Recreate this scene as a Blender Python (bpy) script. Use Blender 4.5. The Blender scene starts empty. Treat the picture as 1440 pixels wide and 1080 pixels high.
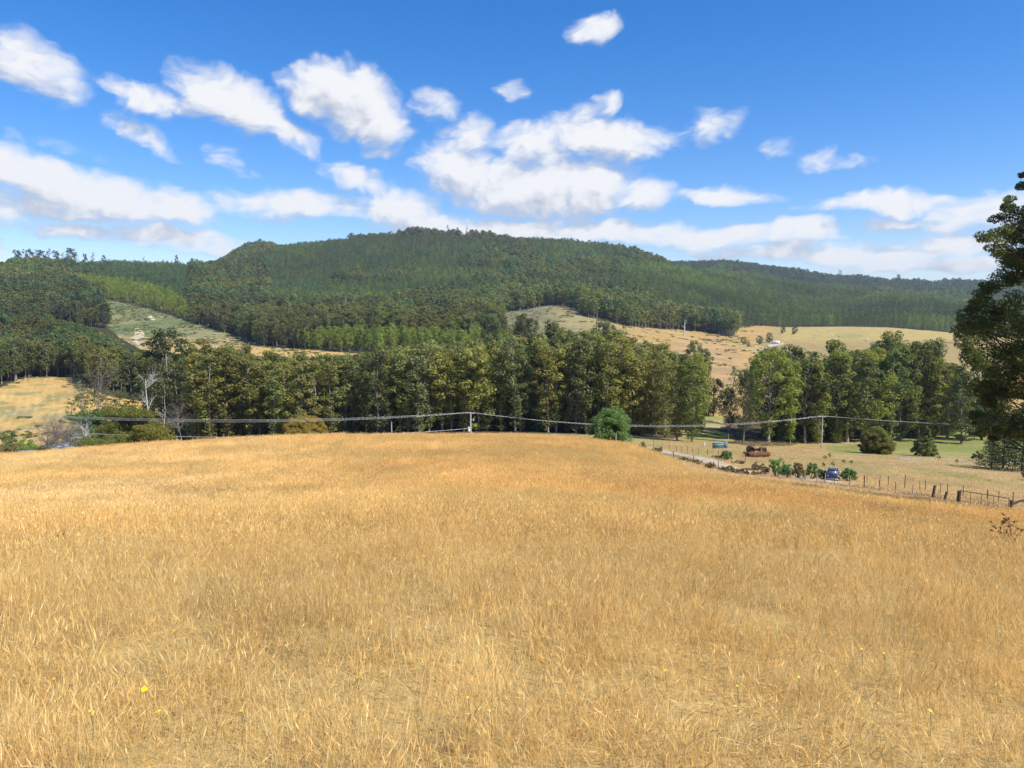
import bpy, math
import numpy as np
from math import radians as R
rng = np.random.default_rng(11)
SC = bpy.context.scene
COL = SC.collection
F, CX, CY = 1080.0, 720.0, 540.0
PITCH = math.atan(100 / 1080)

# ------------------------------------------------------------------ noise
def _hash(ix, iy, seed):
    n = (ix.astype(np.int64) * 374761393 + iy.astype(np.int64) * 668265263 + seed * 982451653) & 0xffffffff
    n = ((n ^ (n >> 13)) * 1274126177) & 0xffffffff
    return ((n ^ (n >> 16)) & 0xffff) / 65535.0
def vnoise(x, y, seed=0):
    x = np.asarray(x, float); y = np.asarray(y, float)
    ix = np.floor(x); iy = np.floor(y)
    fx = x - ix; fy = y - iy
    fx = fx * fx * fx * (fx * (fx * 6 - 15) + 10); fy = fy * fy * fy * (fy * (fy * 6 - 15) + 10)
    a = _hash(ix, iy, seed); b = _hash(ix + 1, iy, seed); c = _hash(ix, iy + 1, seed); d = _hash(ix + 1, iy + 1, seed)
    return (a * (1 - fx) + b * fx) * (1 - fy) + (c * (1 - fx) + d * fx) * fy
def fbm(x, y, octv=4, seed=0):
    s = 0; a = .5; t = 0
    for k in range(octv):
        s = s + a * vnoise(x * 2 ** k + 17.3 * k, y * 2 ** k - 9.1 * k, seed + k); t += a; a *= .5
    return s / t - .5                                   # about -.5 .. .5
def sstep(a, b, x):
    t = np.clip((np.asarray(x, float) - a) / (b - a), 0, 1); return t * t * (3 - 2 * t)

# ------------------------------------------------------------------ the lie of the land
def pchip(xk, yk, x):
    xk = np.asarray(xk, float); yk = np.asarray(yk, float)
    h = np.diff(xk); dlt = np.diff(yk, axis=0) / (h[:, None] if yk.ndim > 1 else h)
    m = np.zeros_like(yk)
    if yk.ndim > 1: hh = h[:, None]
    else: hh = h
    w1 = 2 * hh[1:] + hh[:-1]; w2 = hh[1:] + 2 * hh[:-1]
    same = dlt[:-1] * dlt[1:] > 0
    with np.errstate(divide='ignore', invalid='ignore'):
        hm = (w1 + w2) / (w1 / dlt[:-1] + w2 / dlt[1:])
    m[1:-1] = np.where(same, hm, 0); m[0] = dlt[0]; m[-1] = dlt[-1]
    i = np.clip(np.searchsorted(xk, x) - 1, 0, len(xk) - 2)
    hI = h[i]; t = (x - xk[i]) / hI
    if yk.ndim > 1: t = t[:, None]; hI = hI[:, None]
    return ((1 + 2 * t) * (1 - t) ** 2) * yk[i] + (t * (1 - t) ** 2) * hI * m[i] + (t * t * (3 - 2 * t)) * yk[i + 1] + (t * t * (t - 1)) * hI * m[i + 1]
UK = [-567, 0, 100, 240, 300, 360, 480, 600, 720, 800, 880, 940, 1000, 1100, 1200, 1320, 1440, 2007]
VT = {
 3.3: [1085, 1080, 1080, 1080, 1080, 1080, 1080, 1080, 1080, 1080, 1080, 1080, 1080, 1080, 1080, 1080, 1080, 1085],
 6:   [855, 852, 850, 850, 850, 850, 850, 850, 850, 850, 851, 852, 853, 855, 857, 860, 864, 880],
 12:  [765, 752, 750, 748, 747, 746, 745, 745, 746, 747, 748, 750, 752, 754, 757, 762, 768, 790],
 25:  [725, 706, 703, 699, 697, 695, 692, 691, 692, 693, 695, 697, 700, 707, 715, 724, 736, 765],
 42:  [695, 672, 668, 664, 663, 662, 661, 660, 661, 663, 665, 666, 670, 681, 693, 706, 720, 745],
 55:  [675, 655, 650, 644, 642, 640, 638, 636, 638, 645, 658, 664, 670, 680, 691, 703, 714, 735],
 68:  [660, 644, 636, 628, 625, 622, 620, 618, 620, 626, 638, 653, 667, 676, 686, 696, 706, 722],
 85:  [652, 638, 630, 621, 617, 614, 612, 611, 612, 616, 624, 642, 663, 672, 679, 687, 695, 710],
 110: [658, 645, 638, 630, 627, 625, 624, 623, 624, 626, 632, 645, 658, 667, 664, 672, 680, 695],
 140: [662, 655, 648, 640, 638, 636, 634, 633, 632, 630, 633, 640, 643, 647, 650, 656, 664, 680],
 175: [655, 646, 640, 634, 632, 630, 628, 627, 626, 624, 625, 628, 632, 637, 641, 646, 652, 664],
 215: [645, 637, 632, 622, 618, 615, 612, 609, 609, 610, 613, 617, 620, 625, 630, 633, 637, 645],
 260: [640, 634, 628, 618, 613, 608, 603, 601, 600, 600, 602, 603, 606, 612, 615, 614, 613, 616],
 320: [602, 602, 602, 603, 601, 598, 592, 588, 586, 585, 585, 586, 588, 592, 594, 596, 596, 600],
 400: [548, 552, 552, 572, 574, 575, 570, 565, 562, 560, 558, 556, 558, 565, 570, 572, 575, 580],
 500: [515, 522, 522, 534, 537, 538, 535, 530, 525, 522, 525, 528, 529, 531, 535, 540, 545, 550],
 620: [485, 492, 495, 500, 499, 497, 500, 502, 500, 495, 500, 503, 506, 510, 515, 518, 522, 530],
 800: [460, 462, 464, 470, 474, 478, 475, 472, 470, 462, 470, 477, 483, 487, 489, 491, 495, 505],
 1000: [430, 440, 437, 440, 448, 455, 455, 450, 448, 436, 450, 462, 469, 471, 472, 475, 480, 490],
 1300: [400, 410, 410, 412, 422, 432, 432, 428, 424, 422, 430, 442, 452, 460, 458, 465, 473, 480],
 1700: [370, 382, 382, 382, 392, 400, 396, 390, 388, 388, 393, 405, 418, 438, 436, 440, 448, 455],
 2300: [365, 392, 394, 393, 388, 360, 347, 338, 343, 350, 364, 380, 391, 406, 418, 428, 434, 442],
 2900: [370, 404, 404, 400, 392, 370, 362, 353, 356, 362, 374, 386, 393, 404, 412, 416, 418, 428],
 3500: [380, 410, 412, 409, 400, 384, 374, 368, 370, 372, 374, 375, 372, 384, 397, 402, 403, 405],
 4500: [420, 430, 430, 425, 415, 400, 390, 385, 385, 388, 390, 395, 395, 405, 415, 418, 420, 420],
 7000: [432] * 18}
def slope_of_v(v): return -np.tan(PITCH + np.arctan((np.asarray(v, float) - CY) / F))
def v_of_slope(t): return CY + F * np.tan(np.arctan(-np.asarray(t, float)) - PITCH)
YK = sorted(VT)
_ug = np.arange(-567, 2008, 6.0)
_rows = np.array([pchip(UK, slope_of_v(VT[y]), _ug) for y in YK])
_lg = np.linspace(math.log(YK[0]), math.log(YK[-1]), 900)
T = pchip(np.log(YK), _rows, _lg)
TB = .5 * (T[:, 0] + T[:, -1])
def fwd_of_slope(t):                                     # camera depth of a point one metre ahead with this slope
    return 1 / (math.cos(PITCH) - np.asarray(t) * math.sin(PITCH))   # a = (x/Y)*fwd
def look(u, Y):
    fu = np.clip((u - _ug[0]) / 6.0, 0, len(_ug) - 1.001); fl = np.clip((np.log(np.maximum(Y, .01)) - _lg[0]) / (_lg[1] - _lg[0]), 0, len(_lg) - 1.001)
    iu = fu.astype(int); il = fl.astype(int); fu = fu - iu; fl = fl - il
    return (T[il, iu] * (1 - fu) + T[il, iu + 1] * fu) * (1 - fl) + (T[il + 1, iu] * (1 - fu) + T[il + 1, iu + 1] * fu) * fl
AZM = math.atan((2007 - 720) / F)
def ground(x, y):
    """height of the land, and the picture coordinates it lands on"""
    x = np.atleast_1d(np.asarray(x, float)); y = np.atleast_1d(np.asarray(y, float))
    r = np.hypot(x, y) + 1e-6; az = np.arctan2(x, y); azc = np.clip(az, -AZM, AZM)
    Y = r * np.cos(azc); s = np.tan(azc)
    fw = np.full_like(Y, .985)
    for _ in range(3):
        u = CX + F * s * fw; t = look(u, Y); fw = 1.0 / (math.cos(PITCH) - t * math.sin(PITCH)) if False else (math.cos(PITCH) - t * math.sin(PITCH))
        # forward depth of (s,1,t) in the camera frame
    fl = np.clip((np.log(np.maximum(Y, .01)) - _lg[0]) / (_lg[1] - _lg[0]), 0, len(_lg) - 1.001); il = fl.astype(int); fl = fl - il
    tb = TB[il] * (1 - fl) + TB[il + 1] * fl
    k = sstep(0, R(75), np.abs(az) - AZM)
    t = t * (1 - k) + tb * k
    Yn = np.maximum(Y, 3.3)
    z = t * Yn
    z = np.where(Y < 3.3, -1.75 + (z + 1.75) * sstep(0.5, 3.3, Y), z)
    near = sstep(3, 8, Y) * (1 - sstep(110, 160, Y))
    z = z + near * (.10 * fbm(x / 2.2, y / 2.2, 3, 3) + .35 * fbm(x / 11, y / 11, 3, 5) * sstep(15, 40, Y))
    mid = sstep(100, 160, Y) * (1 - sstep(250, 400, Y)); z = z + mid * 1.1 * fbm(x / 25, y / 25, 4, 8)
    far = sstep(300, 600, Y); z = z + far * 7 * fbm(x / 110, y / 110, 4, 21) * (1 - sstep(600, 1100, Y) * .3)
    vf = sstep(1150, 1800, Y)
    rid = np.abs(fbm(x / 420 + .35 * fbm(x / 300, y / 300, 2, 9), y / 900, 3, 31)) * 2
    z = z - .32 * sstep(8, 30, Y) * (1 - sstep(100, 130, Y))
    z = z + vf * (50 * (rid - .28) * (1 - .65 * np.exp(-((Y - 2300) / 320) ** 2)) + 16 * fbm(x / 160, y / 160, 3, 41))
    return z
def proj(x, y, z):
    fw = y * math.cos(PITCH) - z * math.sin(PITCH)
    up = y * math.sin(PITCH) + z * math.cos(PITCH)
    fw = np.where(fw > .01, fw, .01)
    return CX + F * x / fw, CY - F * up / fw
def place(u, Y, sink=0.0):
    """world point on the ground at depth Y seen in column u"""
    x = (u - CX) / F * Y
    for _ in range(5):
        z = float(ground(x, Y)[0]); fw = Y * math.cos(PITCH) - z * math.sin(PITCH); x = (u - CX) / F * fw
    return (x, Y, z - sink)
def atv(u, v, Y):
    a = (u - CX) / F; b = (CY - v) / F; fw = math.cos(PITCH) + b * math.sin(PITCH); up = b * math.cos(PITCH) - math.sin(PITCH)
    return (a / fw * Y, Y, up / fw * Y)
def hit(u, v, y0=3.3, y1=300, h=0.0):
    """first ground point (plus h) seen at pixel u,v"""
    ys = np.exp(np.linspace(math.log(y0), math.log(y1), 500))
    a = (u - CX) / F; b = (CY - v) / F; fw = math.cos(PITCH) + b * math.sin(PITCH); up = b * math.cos(PITCH) - math.sin(PITCH)
    xs = a / fw * ys; g = ground(xs, ys) + h; d = g - up / fw * ys
    k = np.nonzero(d > 0)[0]
    k = k[0] if len(k) else int(np.argmax(d))
    return (xs[k], ys[k], g[k] - h)

def inpoly(px, py, poly):
    c = np.zeros(px.shape, bool); n = len(poly)
    for i in range(n):
        x1, y1 = poly[i]; x2, y2 = poly[(i + 1) % n]
        if y1 == y2: continue
        m = ((y1 > py) != (y2 > py)) & (px < (x2 - x1) * (py - y1) / (y2 - y1) + x1)
        c ^= m
    return c
OPEN_LEFT_FIELD = [(-140, 700), (-140, 560), (0, 549), (30, 533), (62, 527), (112, 531), (150, 556), (235, 572), (262, 600), (262, 700)]
OPEN_CLEARING = [(130, 424), (152, 421), (205, 432), (275, 455), (340, 474), (372, 487), (420, 490), (512, 498), (515, 513), (430, 508), (330, 502), (280, 503), (200, 492), (160, 470), (140, 445)]
OPEN_CENTRE = [(700, 441), (745, 434), (775, 429), (803, 430), (822, 445), (880, 458), (960, 465), (1012, 470), (1024, 474), (1042, 459), (1130, 459), (1200, 458), (1260, 460), (1330, 467), (1500, 478), (1720, 480), (1720, 620), (1440, 590), (1340, 560), (1000, 640), (978, 600), (995, 540), (930, 522), (850, 510), (760, 505), (705, 480)]

# ------------------------------------------------------------------ mesh helpers
def mesh_arrays(name, V, faces_list, mats=(), midx=None, smooth=False, color=None):
    V = np.asarray(V, np.float32).reshape(-1, 3)
    me = bpy.data.meshes.new(name)
    me.vertices.add(len(V)); me.vertices.foreach_set('co', V.ravel())
    loops = []; starts = []; n = 0
    for Fc in faces_list:
        Fc = np.asarray(Fc, np.int32)
        if not len(Fc): continue
        k = Fc.shape[1]; loops.append(Fc.ravel()); starts.append(n + k * np.arange(len(Fc), dtype=np.int32)); n += Fc.size
    loops = np.concatenate(loops); starts = np.concatenate(starts)
    me.loops.add(len(loops)); me.loops.foreach_set('vertex_index', loops)
    me.polygons.add(len(starts)); me.polygons.foreach_set('loop_start', starts)
    for m in mats: me.materials.append(m)
    if midx is not None: me.polygons.foreach_set('material_index', np.asarray(midx, np.int32))
    if smooth: me.polygons.foreach_set('use_smooth', np.ones(len(starts), bool))
    if color is not None:
        ca = me.color_attributes.new('tone', 'FLOAT_COLOR', 'POINT'); ca.data.foreach_set('color', np.asarray(color, np.float32).ravel())
    me.update(); me.validate()
    return me
class MB:
    """collects boxes, tubes, leaves and discs into one mesh"""
    def __init__(s): s.V = []; s.F = {3: [], 4: []}; s.M = {3: [], 4: []}; s.n = 0
    def add(s, V, Fc, m=0):
        V = np.asarray(V, float).reshape(-1, 3); Fc = np.asarray(Fc, int)
        s.F[Fc.shape[1]].append(Fc + s.n); s.M[Fc.shape[1]].append(np.full(len(Fc), m)); s.V.append(V); s.n += len(V)
    def box(s, c, d, m=0, rz=0, taper=1.0, rx=0, tx=None):
        x, y, z = [q / 2 for q in d]
        tx = taper if tx is None else tx
        P = np.array([(-x, -y, -z), (x, -y, -z), (x, y, -z), (-x, y, -z), (-x * tx, -y * taper, z), (x * tx, -y * taper, z), (x * tx, y * taper, z), (-x * tx, y * taper, z)])
        if rx: c_, s_ = math.cos(rx), math.sin(rx); P = P @ np.array([[1, 0, 0], [0, c_, s_], [0, -s_, c_]])
        if rz: c_, s_ = math.cos(rz), math.sin(rz); P = P @ np.array([[c_, s_, 0], [-s_, c_, 0], [0, 0, 1]])
        s.add(P + np.array(c), [(0, 3, 2, 1), (4, 5, 6, 7), (0, 1, 5, 4), (1, 2, 6, 5), (2, 3, 7, 6), (3, 0, 4, 7)], m)
    def tube(s, P, rad, n=8, m=0, cap=True):
        P = np.asarray(P, float); rad = np.broadcast_to(np.asarray(rad, float), (len(P),))
        tg = np.gradient(P, axis=0); tg /= np.linalg.norm(tg, axis=1)[:, None] + 1e-9
        ref = np.array([0, 0, 1.]) if abs(tg[0][2]) < .9 else np.array([1., 0, 0])
        a = np.cross(tg, ref); a /= np.linalg.norm(a, axis=1)[:, None] + 1e-9; b = np.cross(tg, a)
        th = np.arange(n) * 2 * math.pi / n
        ring = P[:, None, :] + rad[:, None, None] * (a[:, None, :] * np.cos(th)[None, :, None] + b[:, None, :] * np.sin(th)[None, :, None])
        i = np.arange(len(P) - 1)[:, None] * n; j = np.arange(n)[None, :]; k = (j + 1) % n
        q = np.stack([i + j, i + k, i + n + k, i + n + j], -1).reshape(-1, 4)
        s.add(ring.reshape(-1, 3), q, m)
        if cap:
            for e, idx in ((0, 0), (-1, (len(P) - 1) * n)):
                c = np.vstack([P[e], ring[e]]); f = [(0, 1 + (q + 1) % n, 1 + q) if e == 0 else (0, 1 + q, 1 + (q + 1) % n) for q in range(n)]
                s.add(c, f, m)
    def leaves(s, P, size, m=0, up=.25, asp=.55, g=rng, c=None):
        """small rhombic leaf sprays at points P, random facing"""
        P = np.asarray(P, float); n = len(P)
        if not n: return
        N = g.normal(size=(n, 3)) * (.55 if c is not None else 1); N[:, 2] += up
        if c is not None: D = P - np.asarray(c)[None]; N += D / (np.linalg.norm(D, axis=1)[:, None] + 1e-6) * 1.1
        N = N; N /= np.linalg.norm(N, axis=1)[:, None]
        A = np.cross(N, g.normal(size=(n, 3))); A /= np.linalg.norm(A, axis=1)[:, None]; B = np.cross(N, A)
        sz = (size * g.uniform(.6, 1.35, n))[:, None]
        V = np.stack([P + A * sz * .5, P + B * sz * .5 * asp, P - A * sz * .5, P - B * sz * .5 * asp], 1)
        s.add(V.reshape(-1, 3), np.arange(4 * n).reshape(-1, 4), m)
    def mesh(s, name, mats, smooth=False):
        fl = []; mi = []
        for k in (4, 3):
            if s.F[k]: fl.append(np.concatenate(s.F[k])); mi.append(np.concatenate(s.M[k]))
        return mesh_arrays(name, np.concatenate(s.V), fl, mats, np.concatenate(mi), smooth)
def link(name, data, parent=None, loc=(0, 0, 0), rz=0, sc=1.0):
    o = bpy.data.objects.new(name, data); COL.objects.link(o); o.location = loc; o.rotation_euler = (0, 0, rz)
    o.scale = (sc, sc, sc) if np.isscalar(sc) else sc
    if parent: o.parent = parent
    return o
def tag(o, label=None, cat=None, group=None, kind=None):
    if label: o['label'] = label
    if cat: o['category'] = cat
    if group: o['group'] = group
    if kind: o['kind'] = kind
    return o
def copy_tree(o, parent=None):
    c = o.copy(); COL.objects.link(c)
    if parent: c.parent = parent
    for ch in list(o.children): copy_tree(ch, c)
    return c

# ------------------------------------------------------------------ materials
def mat(name, rough=.8, spec=.2, metal=0):
    m = bpy.data.materials.new(name); m.use_nodes = True; nt = m.node_tree; b = nt.nodes['Principled BSDF']
    b.inputs['Roughness'].default_value = rough; b.inputs['Specular IOR Level'].default_value = spec; b.inputs['Metallic'].default_value = metal
    return m, nt, b
def nd(nt, t, **kw):
    n = nt.nodes.new(t)
    for k, v in kw.items():
        if isinstance(v, tuple) and k.startswith('i_'): pass
        setattr(n, k, v)
    return n
def noise_mat(name, c1, c2, scale=4.0, rough=.8, spec=.2, metal=0, stretch=(1, 1, 1), bump=0.0, detail=5, c3=None, lo=.35, hi=.65):
    m, nt, b = mat(name, rough, spec, metal)
    tc = nd(nt, 'ShaderNodeTexCoord'); mp = nd(nt, 'ShaderNodeMapping'); mp.inputs['Scale'].default_value = stretch
    nt.links.new(tc.outputs['Object'], mp.inputs[0])
    ns = nd(nt, 'ShaderNodeTexNoise'); ns.inputs['Scale'].default_value = scale; ns.inputs['Detail'].default_value = detail
    nt.links.new(mp.outputs[0], ns.inputs[0])
    cr = nd(nt, 'ShaderNodeValToRGB'); e = cr.color_ramp.elements; e[0].position = lo; e[1].position = hi; e[0].color = (*c1, 1); e[1].color = (*c2, 1)
    if c3: q = e.new((lo + hi) / 2); q.color = (*c3, 1)
    nt.links.new(ns.outputs[0], cr.inputs[0]); nt.links.new(cr.outputs[0], b.inputs['Base Color'])
    if bump:
        bp = nd(nt, 'ShaderNodeBump'); bp.inputs['Strength'].default_value = bump; nt.links.new(ns.outputs[0], bp.inputs['Height']); nt.links.new(bp.outputs[0], b.inputs['Normal'])
    return m
def leaf_mat(name, src, base=(.182, .196, .070), vary=.32, trans=.42, hue_to=(.27, .24, .07), instanced=False):
    """src 'object': tint from object colour; 'instancer': tint attribute carried by the scattered points"""
    m, nt, b = mat(name, .62, .25)
    L = nt.links.new
    geo = nd(nt, 'ShaderNodeNewGeometry')
    rmp = nd(nt, 'ShaderNodeMapRange'); rmp.inputs['To Min'].default_value = 1 - vary; rmp.inputs['To Max'].default_value = 1 + vary
    L(geo.outputs['Random Per Island'], rmp.inputs['Value'])
    if src == 'instancer':
        at = nd(nt, 'ShaderNodeAttribute'); at.attribute_type = 'INSTANCER'; at.attribute_name = 'tint'; colr = at.outputs['Color']
    else:
        oi = nd(nt, 'ShaderNodeObjectInfo'); colr = oi.outputs['Color']
    mul = nd(nt, 'ShaderNodeVectorMath'); mul.operation = 'MULTIPLY'; L(colr, mul.inputs[0]); mul.inputs[1].default_value = base
    # some leaves are younger and yellower
    gt = nd(nt, 'ShaderNodeMath'); gt.operation = 'GREATER_THAN'; gt.inputs[1].default_value = .86; L(geo.outputs['Random Per Island'], gt.inputs[0])
    mx = nd(nt, 'ShaderNodeMixRGB'); L(mul.outputs[0], mx.inputs[1]); mx.inputs[2].default_value = (*hue_to, 1)
    g2 = nd(nt, 'ShaderNodeMath'); g2.operation = 'MULTIPLY'; g2.inputs[1].default_value = .45; L(gt.outputs[0], g2.inputs[0]); L(g2.outputs[0], mx.inputs[0])
    sc = nd(nt, 'ShaderNodeVectorMath'); sc.operation = 'SCALE'; L(mx.outputs[0], sc.inputs[0]); L(rmp.outputs[0], sc.inputs['Scale'])
    L(sc.outputs[0], b.inputs['Base Color'])
    tr = nd(nt, 'ShaderNodeBsdfTranslucent'); t2 = nd(nt, 'ShaderNodeVectorMath'); t2.operation = 'MULTIPLY'; L(sc.outputs[0], t2.inputs[0]); t2.inputs[1].default_value = (1.2, 1.3, .6); L(t2.outputs[0], tr.inputs[0])
    ms = nd(nt, 'ShaderNodeMixShader'); ms.inputs[0].default_value = trans; L(b.outputs[0], ms.inputs[1]); L(tr.outputs[0], ms.inputs[2])
    L(ms.outputs[0], nt.nodes['Material Output'].inputs[0])
    return m
M_LEAF = leaf_mat('eucalypt_leaves', 'object')
M_LEAF_I = leaf_mat('forest_leaves', 'instancer')
M_BARK = noise_mat('pale_bark', (.16, .12, .09), (.42, .36, .29), 1.2, .9, .1, stretch=(3, 3, .35), lo=.3, hi=.7)
M_BARKD = noise_mat('dark_bark', (.04, .032, .025), (.12, .095, .07), 3, .9, .1, stretch=(2, 2, .5))
M_DEAD = noise_mat('bleached_wood', (.42, .39, .36), (.74, .71, .68), 2, .85, .1, stretch=(2, 2, .5))
M_TWIG = noise_mat('grey_twigs', (.16, .13, .11), (.30, .26, .22), 2, .9, .1)

def forest_tint(kind, n, g):
    c = {'native': (.90, .92, .80), 'olive': (1.06, 1.02, .70), 'plant': (.94, 1.12, .78), 'blue': (.68, .95, 1.02), 'dark': (.62, .7, .75), 'bright': (1.5, 1.62, .72), 'brown': (1.05, .93, .74)}[kind]
    t = np.array(c)[None, :] * g.uniform(.66, 1.34, (n, 1)) * g.uniform(.93, 1.07, (n, 3))
    return t

# ------------------------------------------------------------------ ground
def build_ground():
    az = np.concatenate([np.linspace(-180, -62, 60), np.linspace(-60, -40, 60)[:-1], np.linspace(-40, 40, 1150), np.linspace(40, 60, 60)[1:], np.linspace(62, 180, 60)[:-1]])
    az = np.radians(az); na = len(az)
    rr = np.concatenate([[.6, 1.2, 1.8, 2.4], np.exp(np.linspace(math.log(3), math.log(160), 210)), np.exp(np.linspace(math.log(163), math.log(6500), 330))]); nr = len(rr)
    A, Rr = np.meshgrid(az, rr); X = Rr * np.sin(A); Y = Rr * np.cos(A)
    Z = ground(X.ravel(), Y.ravel()).reshape(X.shape)
    x, y, z = X.ravel(), Y.ravel(), Z.ravel()
    i = np.arange(nr - 1)[:, None] * na; j = np.arange(na)[None, :]; k = (j + 1) % na
    q = np.stack([i + j, i + k, i + na + k, i + na + j], -1).reshape(-1, 4)[:, ::-1]
    V = np.stack([x, y, z], 1)
    c = len(V); V = np.vstack([V, [[0, 0, -1.75]]])
    tri = np.stack([np.full(na, c), np.arange(na), (np.arange(na) + 1) % na], 1)[:, ::-1]
    u, v = proj(x, y, z); front = y > 1
    wob = 14 * fbm(x / 60, y / 60, 3, 77)
    uu = u + wob; vv = v + wob * .25
    C = np.zeros((len(x), 3)); C[:] = (.055, .055, .028)                      # forest litter
    def put(mask, col, n=1.0, amp=.18):
        m = np.clip(np.asarray(mask, float), 0, 1)[:, None]; col = np.asarray(col)
        C[:] = C * (1 - m) + col * (1 + amp * 2 * fbm(x / 6 + 3, y / 6, 3, 55))[:, None] * m
    f1 = fbm(x / 30, y / 90, 4, 5); f2 = fbm(x / 9, y / 14, 4, 15); f3 = fbm(x / 45, y / 45, 4, 25)
    straw = (.46, .32, .12)
    put(y < 132, straw)
    # paddock beyond the track
    yy = y + 60 * fbm(x / 18, y / 18, 3, 191)
    pad = (y > 62) & (yy < 350) & (u > 820) & front
    put(pad & (y > 100), (.38, .265, .105)); put(pad * sstep(.02, .15, f2 + f1) * .6, (.24, .23, .085)); put((sstep(.05, .2, f3) * .6) * pad, (.40, .29, .14))
    mid = (y >= 100) & (yy < 340) & (u < 930) & front
    put(mid, (.36, .29, .12)); put(mid * sstep(0, .2, f2) * .7, (.2, .21, .07))
    put((inpoly(uu, vv, [(245, 626), (300, 613), (400, 611), (425, 617), (400, 627), (300, 634)]) & mid), (.42, .22, .13))     # bare reddish earth
    put(inpoly(uu, vv, [(470, 606), (640, 601), (700, 605), (640, 610), (480, 613)]) & mid, (.30, .27, .23))
    g = inpoly(u + wob * .5, v, [(1165, 640), (1165, 628), (1230, 620), (1290, 606), (1380, 598), (1600, 596), (1600, 650), (1330, 642), (1300, 636)]) & (y > 180) & (y < 330)
    put(g, (.22, .235, .07)); put(g * sstep(.0, .12, fbm(x / 40, y / 6, 3, 91)) * .8, (.33, .29, .11))
    put((inpoly(u, v, [(1110, 626), (1200, 616), (1380, 594), (1420, 599), (1280, 610), (1230, 624)]) & (y > 190) & (y < 360)), (.42, .30, .14))
    g = inpoly(u + 45 * fbm(x / 22, y / 40, 3, 99), v, [(955, 616), (975, 560), (1030, 560), (1045, 610), (1090, 625), (1000, 620)]) & (y > 170) & (y < 420)
    put(g, (.27, .28, .085)); put(g * sstep(0, .15, f2), (.4, .33, .13))
    # litter below the tree belts
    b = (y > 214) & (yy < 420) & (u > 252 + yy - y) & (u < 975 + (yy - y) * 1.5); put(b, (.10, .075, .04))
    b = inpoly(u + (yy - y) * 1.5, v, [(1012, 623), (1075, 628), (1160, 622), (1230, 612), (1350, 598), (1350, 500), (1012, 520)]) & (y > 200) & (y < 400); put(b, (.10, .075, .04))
    # slopes beyond
    m = inpoly(uu, vv, OPEN_LEFT_FIELD) & (y > 225) & (y < 470)
    put(m, (.54, .35, .12)); put(m * sstep(-.02, .10, fbm(x / 12, y / 12, 4, 61) + .16 * sstep(560, 620, v) - .08) * .75, (.23, .22, .09)); stp = np.sin((x * 1.0 + y * .55) * 1.5 + 9 * f3 + 5 * f1) * .6 + 5.5 * fbm(x / 5, y / 9, 3, 63); put(m * sstep(.2, 1.6, stp) * .45, (.60, .44, .20)); put(m * sstep(.3, 1.8, -stp) * .4, (.36, .25, .10))
    m = inpoly(uu, vv, OPEN_CLEARING) & (y > 520) & (y < 1300)
    put(m, (.165, .185, .075)); hi = sstep(-.05, .12, fbm(x / 50, y / 90, 4, 71)); put(m * hi * .55, (.32, .27, .13)); put(m & (vv > 474), (.38, .28, .12)); put(m & (vv > 486), (.52, .34, .12)); put(m * (sstep(.12, .30, fbm(x / 9, y / 26, 5, 73))) * .6, (.38, .33, .22)); put(m * sstep(.02, .2, fbm(x / 16, y / 12, 5, 74)) * .5, (.10, .13, .06))
    put(m & (inpoly(uu, vv, [(185, 480), (192, 462), (199, 462), (204, 474), (196, 486)])), (.52, .42, .27)); put(m & inpoly(uu, vv, [(207, 446), (212, 442), (216, 449), (212, 450)]), (.6, .5, .34))
    m = inpoly(uu, vv, OPEN_CENTRE) & (y > 330) & (y < 1320)
    put(m, (.44, .285, .10)); put(m * sstep(0, .18, fbm(x / 40, y / 40, 4, 82)) * .45, (.48, .35, .15))
    left = m * (1 - sstep(770, 930, uu)); put(left * .85, (.19, .20, .10)); put(left * sstep(.05, .2, fbm(x / 20, y / 60, 5, 83)) * .5, (.34, .29, .15)); put(left * sstep(.0, .2, fbm(x / 10, y / 14, 5, 85)) * .5, (.12, .12, .08)); put(left * (1 - sstep(455, 470, vv)) * sstep(740, 800, uu) * .5, (.42, .32, .14))
    put(m * (inpoly(uu, vv, [(880, 505), (930, 488), (1000, 470), (1030, 486), (1050, 510), (1040, 545), (960, 530)])) * .9, (.46, .29, .13)); put(m * sstep(.04, .16, fbm(x / 25, y / 25, 4, 84)) * (u < 1045) * .4, (.24, .19, .10))
    past = inpoly(uu, vv, [(1060, 480), (1100, 458), (1330, 455), (1420, 478), (1420, 540), (1100, 500)]) & m; put(past * .8, (.38, .285, .11)); put(past & (v < 478) & (u > 1100), (.42, .325, .115)); put(past * inpoly(uu, vv, [(1170, 470), (1215, 471), (1212, 476), (1180, 476)]) * .6, (.24, .26, .09)); put(past * sstep(478, 486, v) * .55, (.29, .22, .10))
    tr = m & inpoly(u, v, [(1061, 494), (1075, 489), (1083, 484), (1102, 482), (1102, 484), (1086, 487), (1072, 493), (1082, 499), (1070, 499)]); put(tr, (.52, .45, .32))
    C = np.clip(C, .01, .9)
    col = np.ones((len(V), 4)); col[:-1, :3] = C; col[-1, :3] = straw
    m, nt, bs = mat('land', .95, .05); L = nt.links.new
    at = nd(nt, 'ShaderNodeAttribute'); at.attribute_name = 'tone'
    tc = nd(nt, 'ShaderNodeTexCoord'); n1 = nd(nt, 'ShaderNodeTexNoise'); n1.inputs['Scale'].default_value = .9; n1.inputs['Detail'].default_value = 9; n1.inputs['Roughness'].default_value = .68; L(tc.outputs['Object'], n1.inputs[0])
    mr = nd(nt, 'ShaderNodeMapRange'); mr.inputs['From Min'].default_value = .3; mr.inputs['From Max'].default_value = .7; mr.inputs['To Min'].default_value = .68; mr.inputs['To Max'].default_value = 1.3; L(n1.outputs[0], mr.inputs[0])
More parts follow.
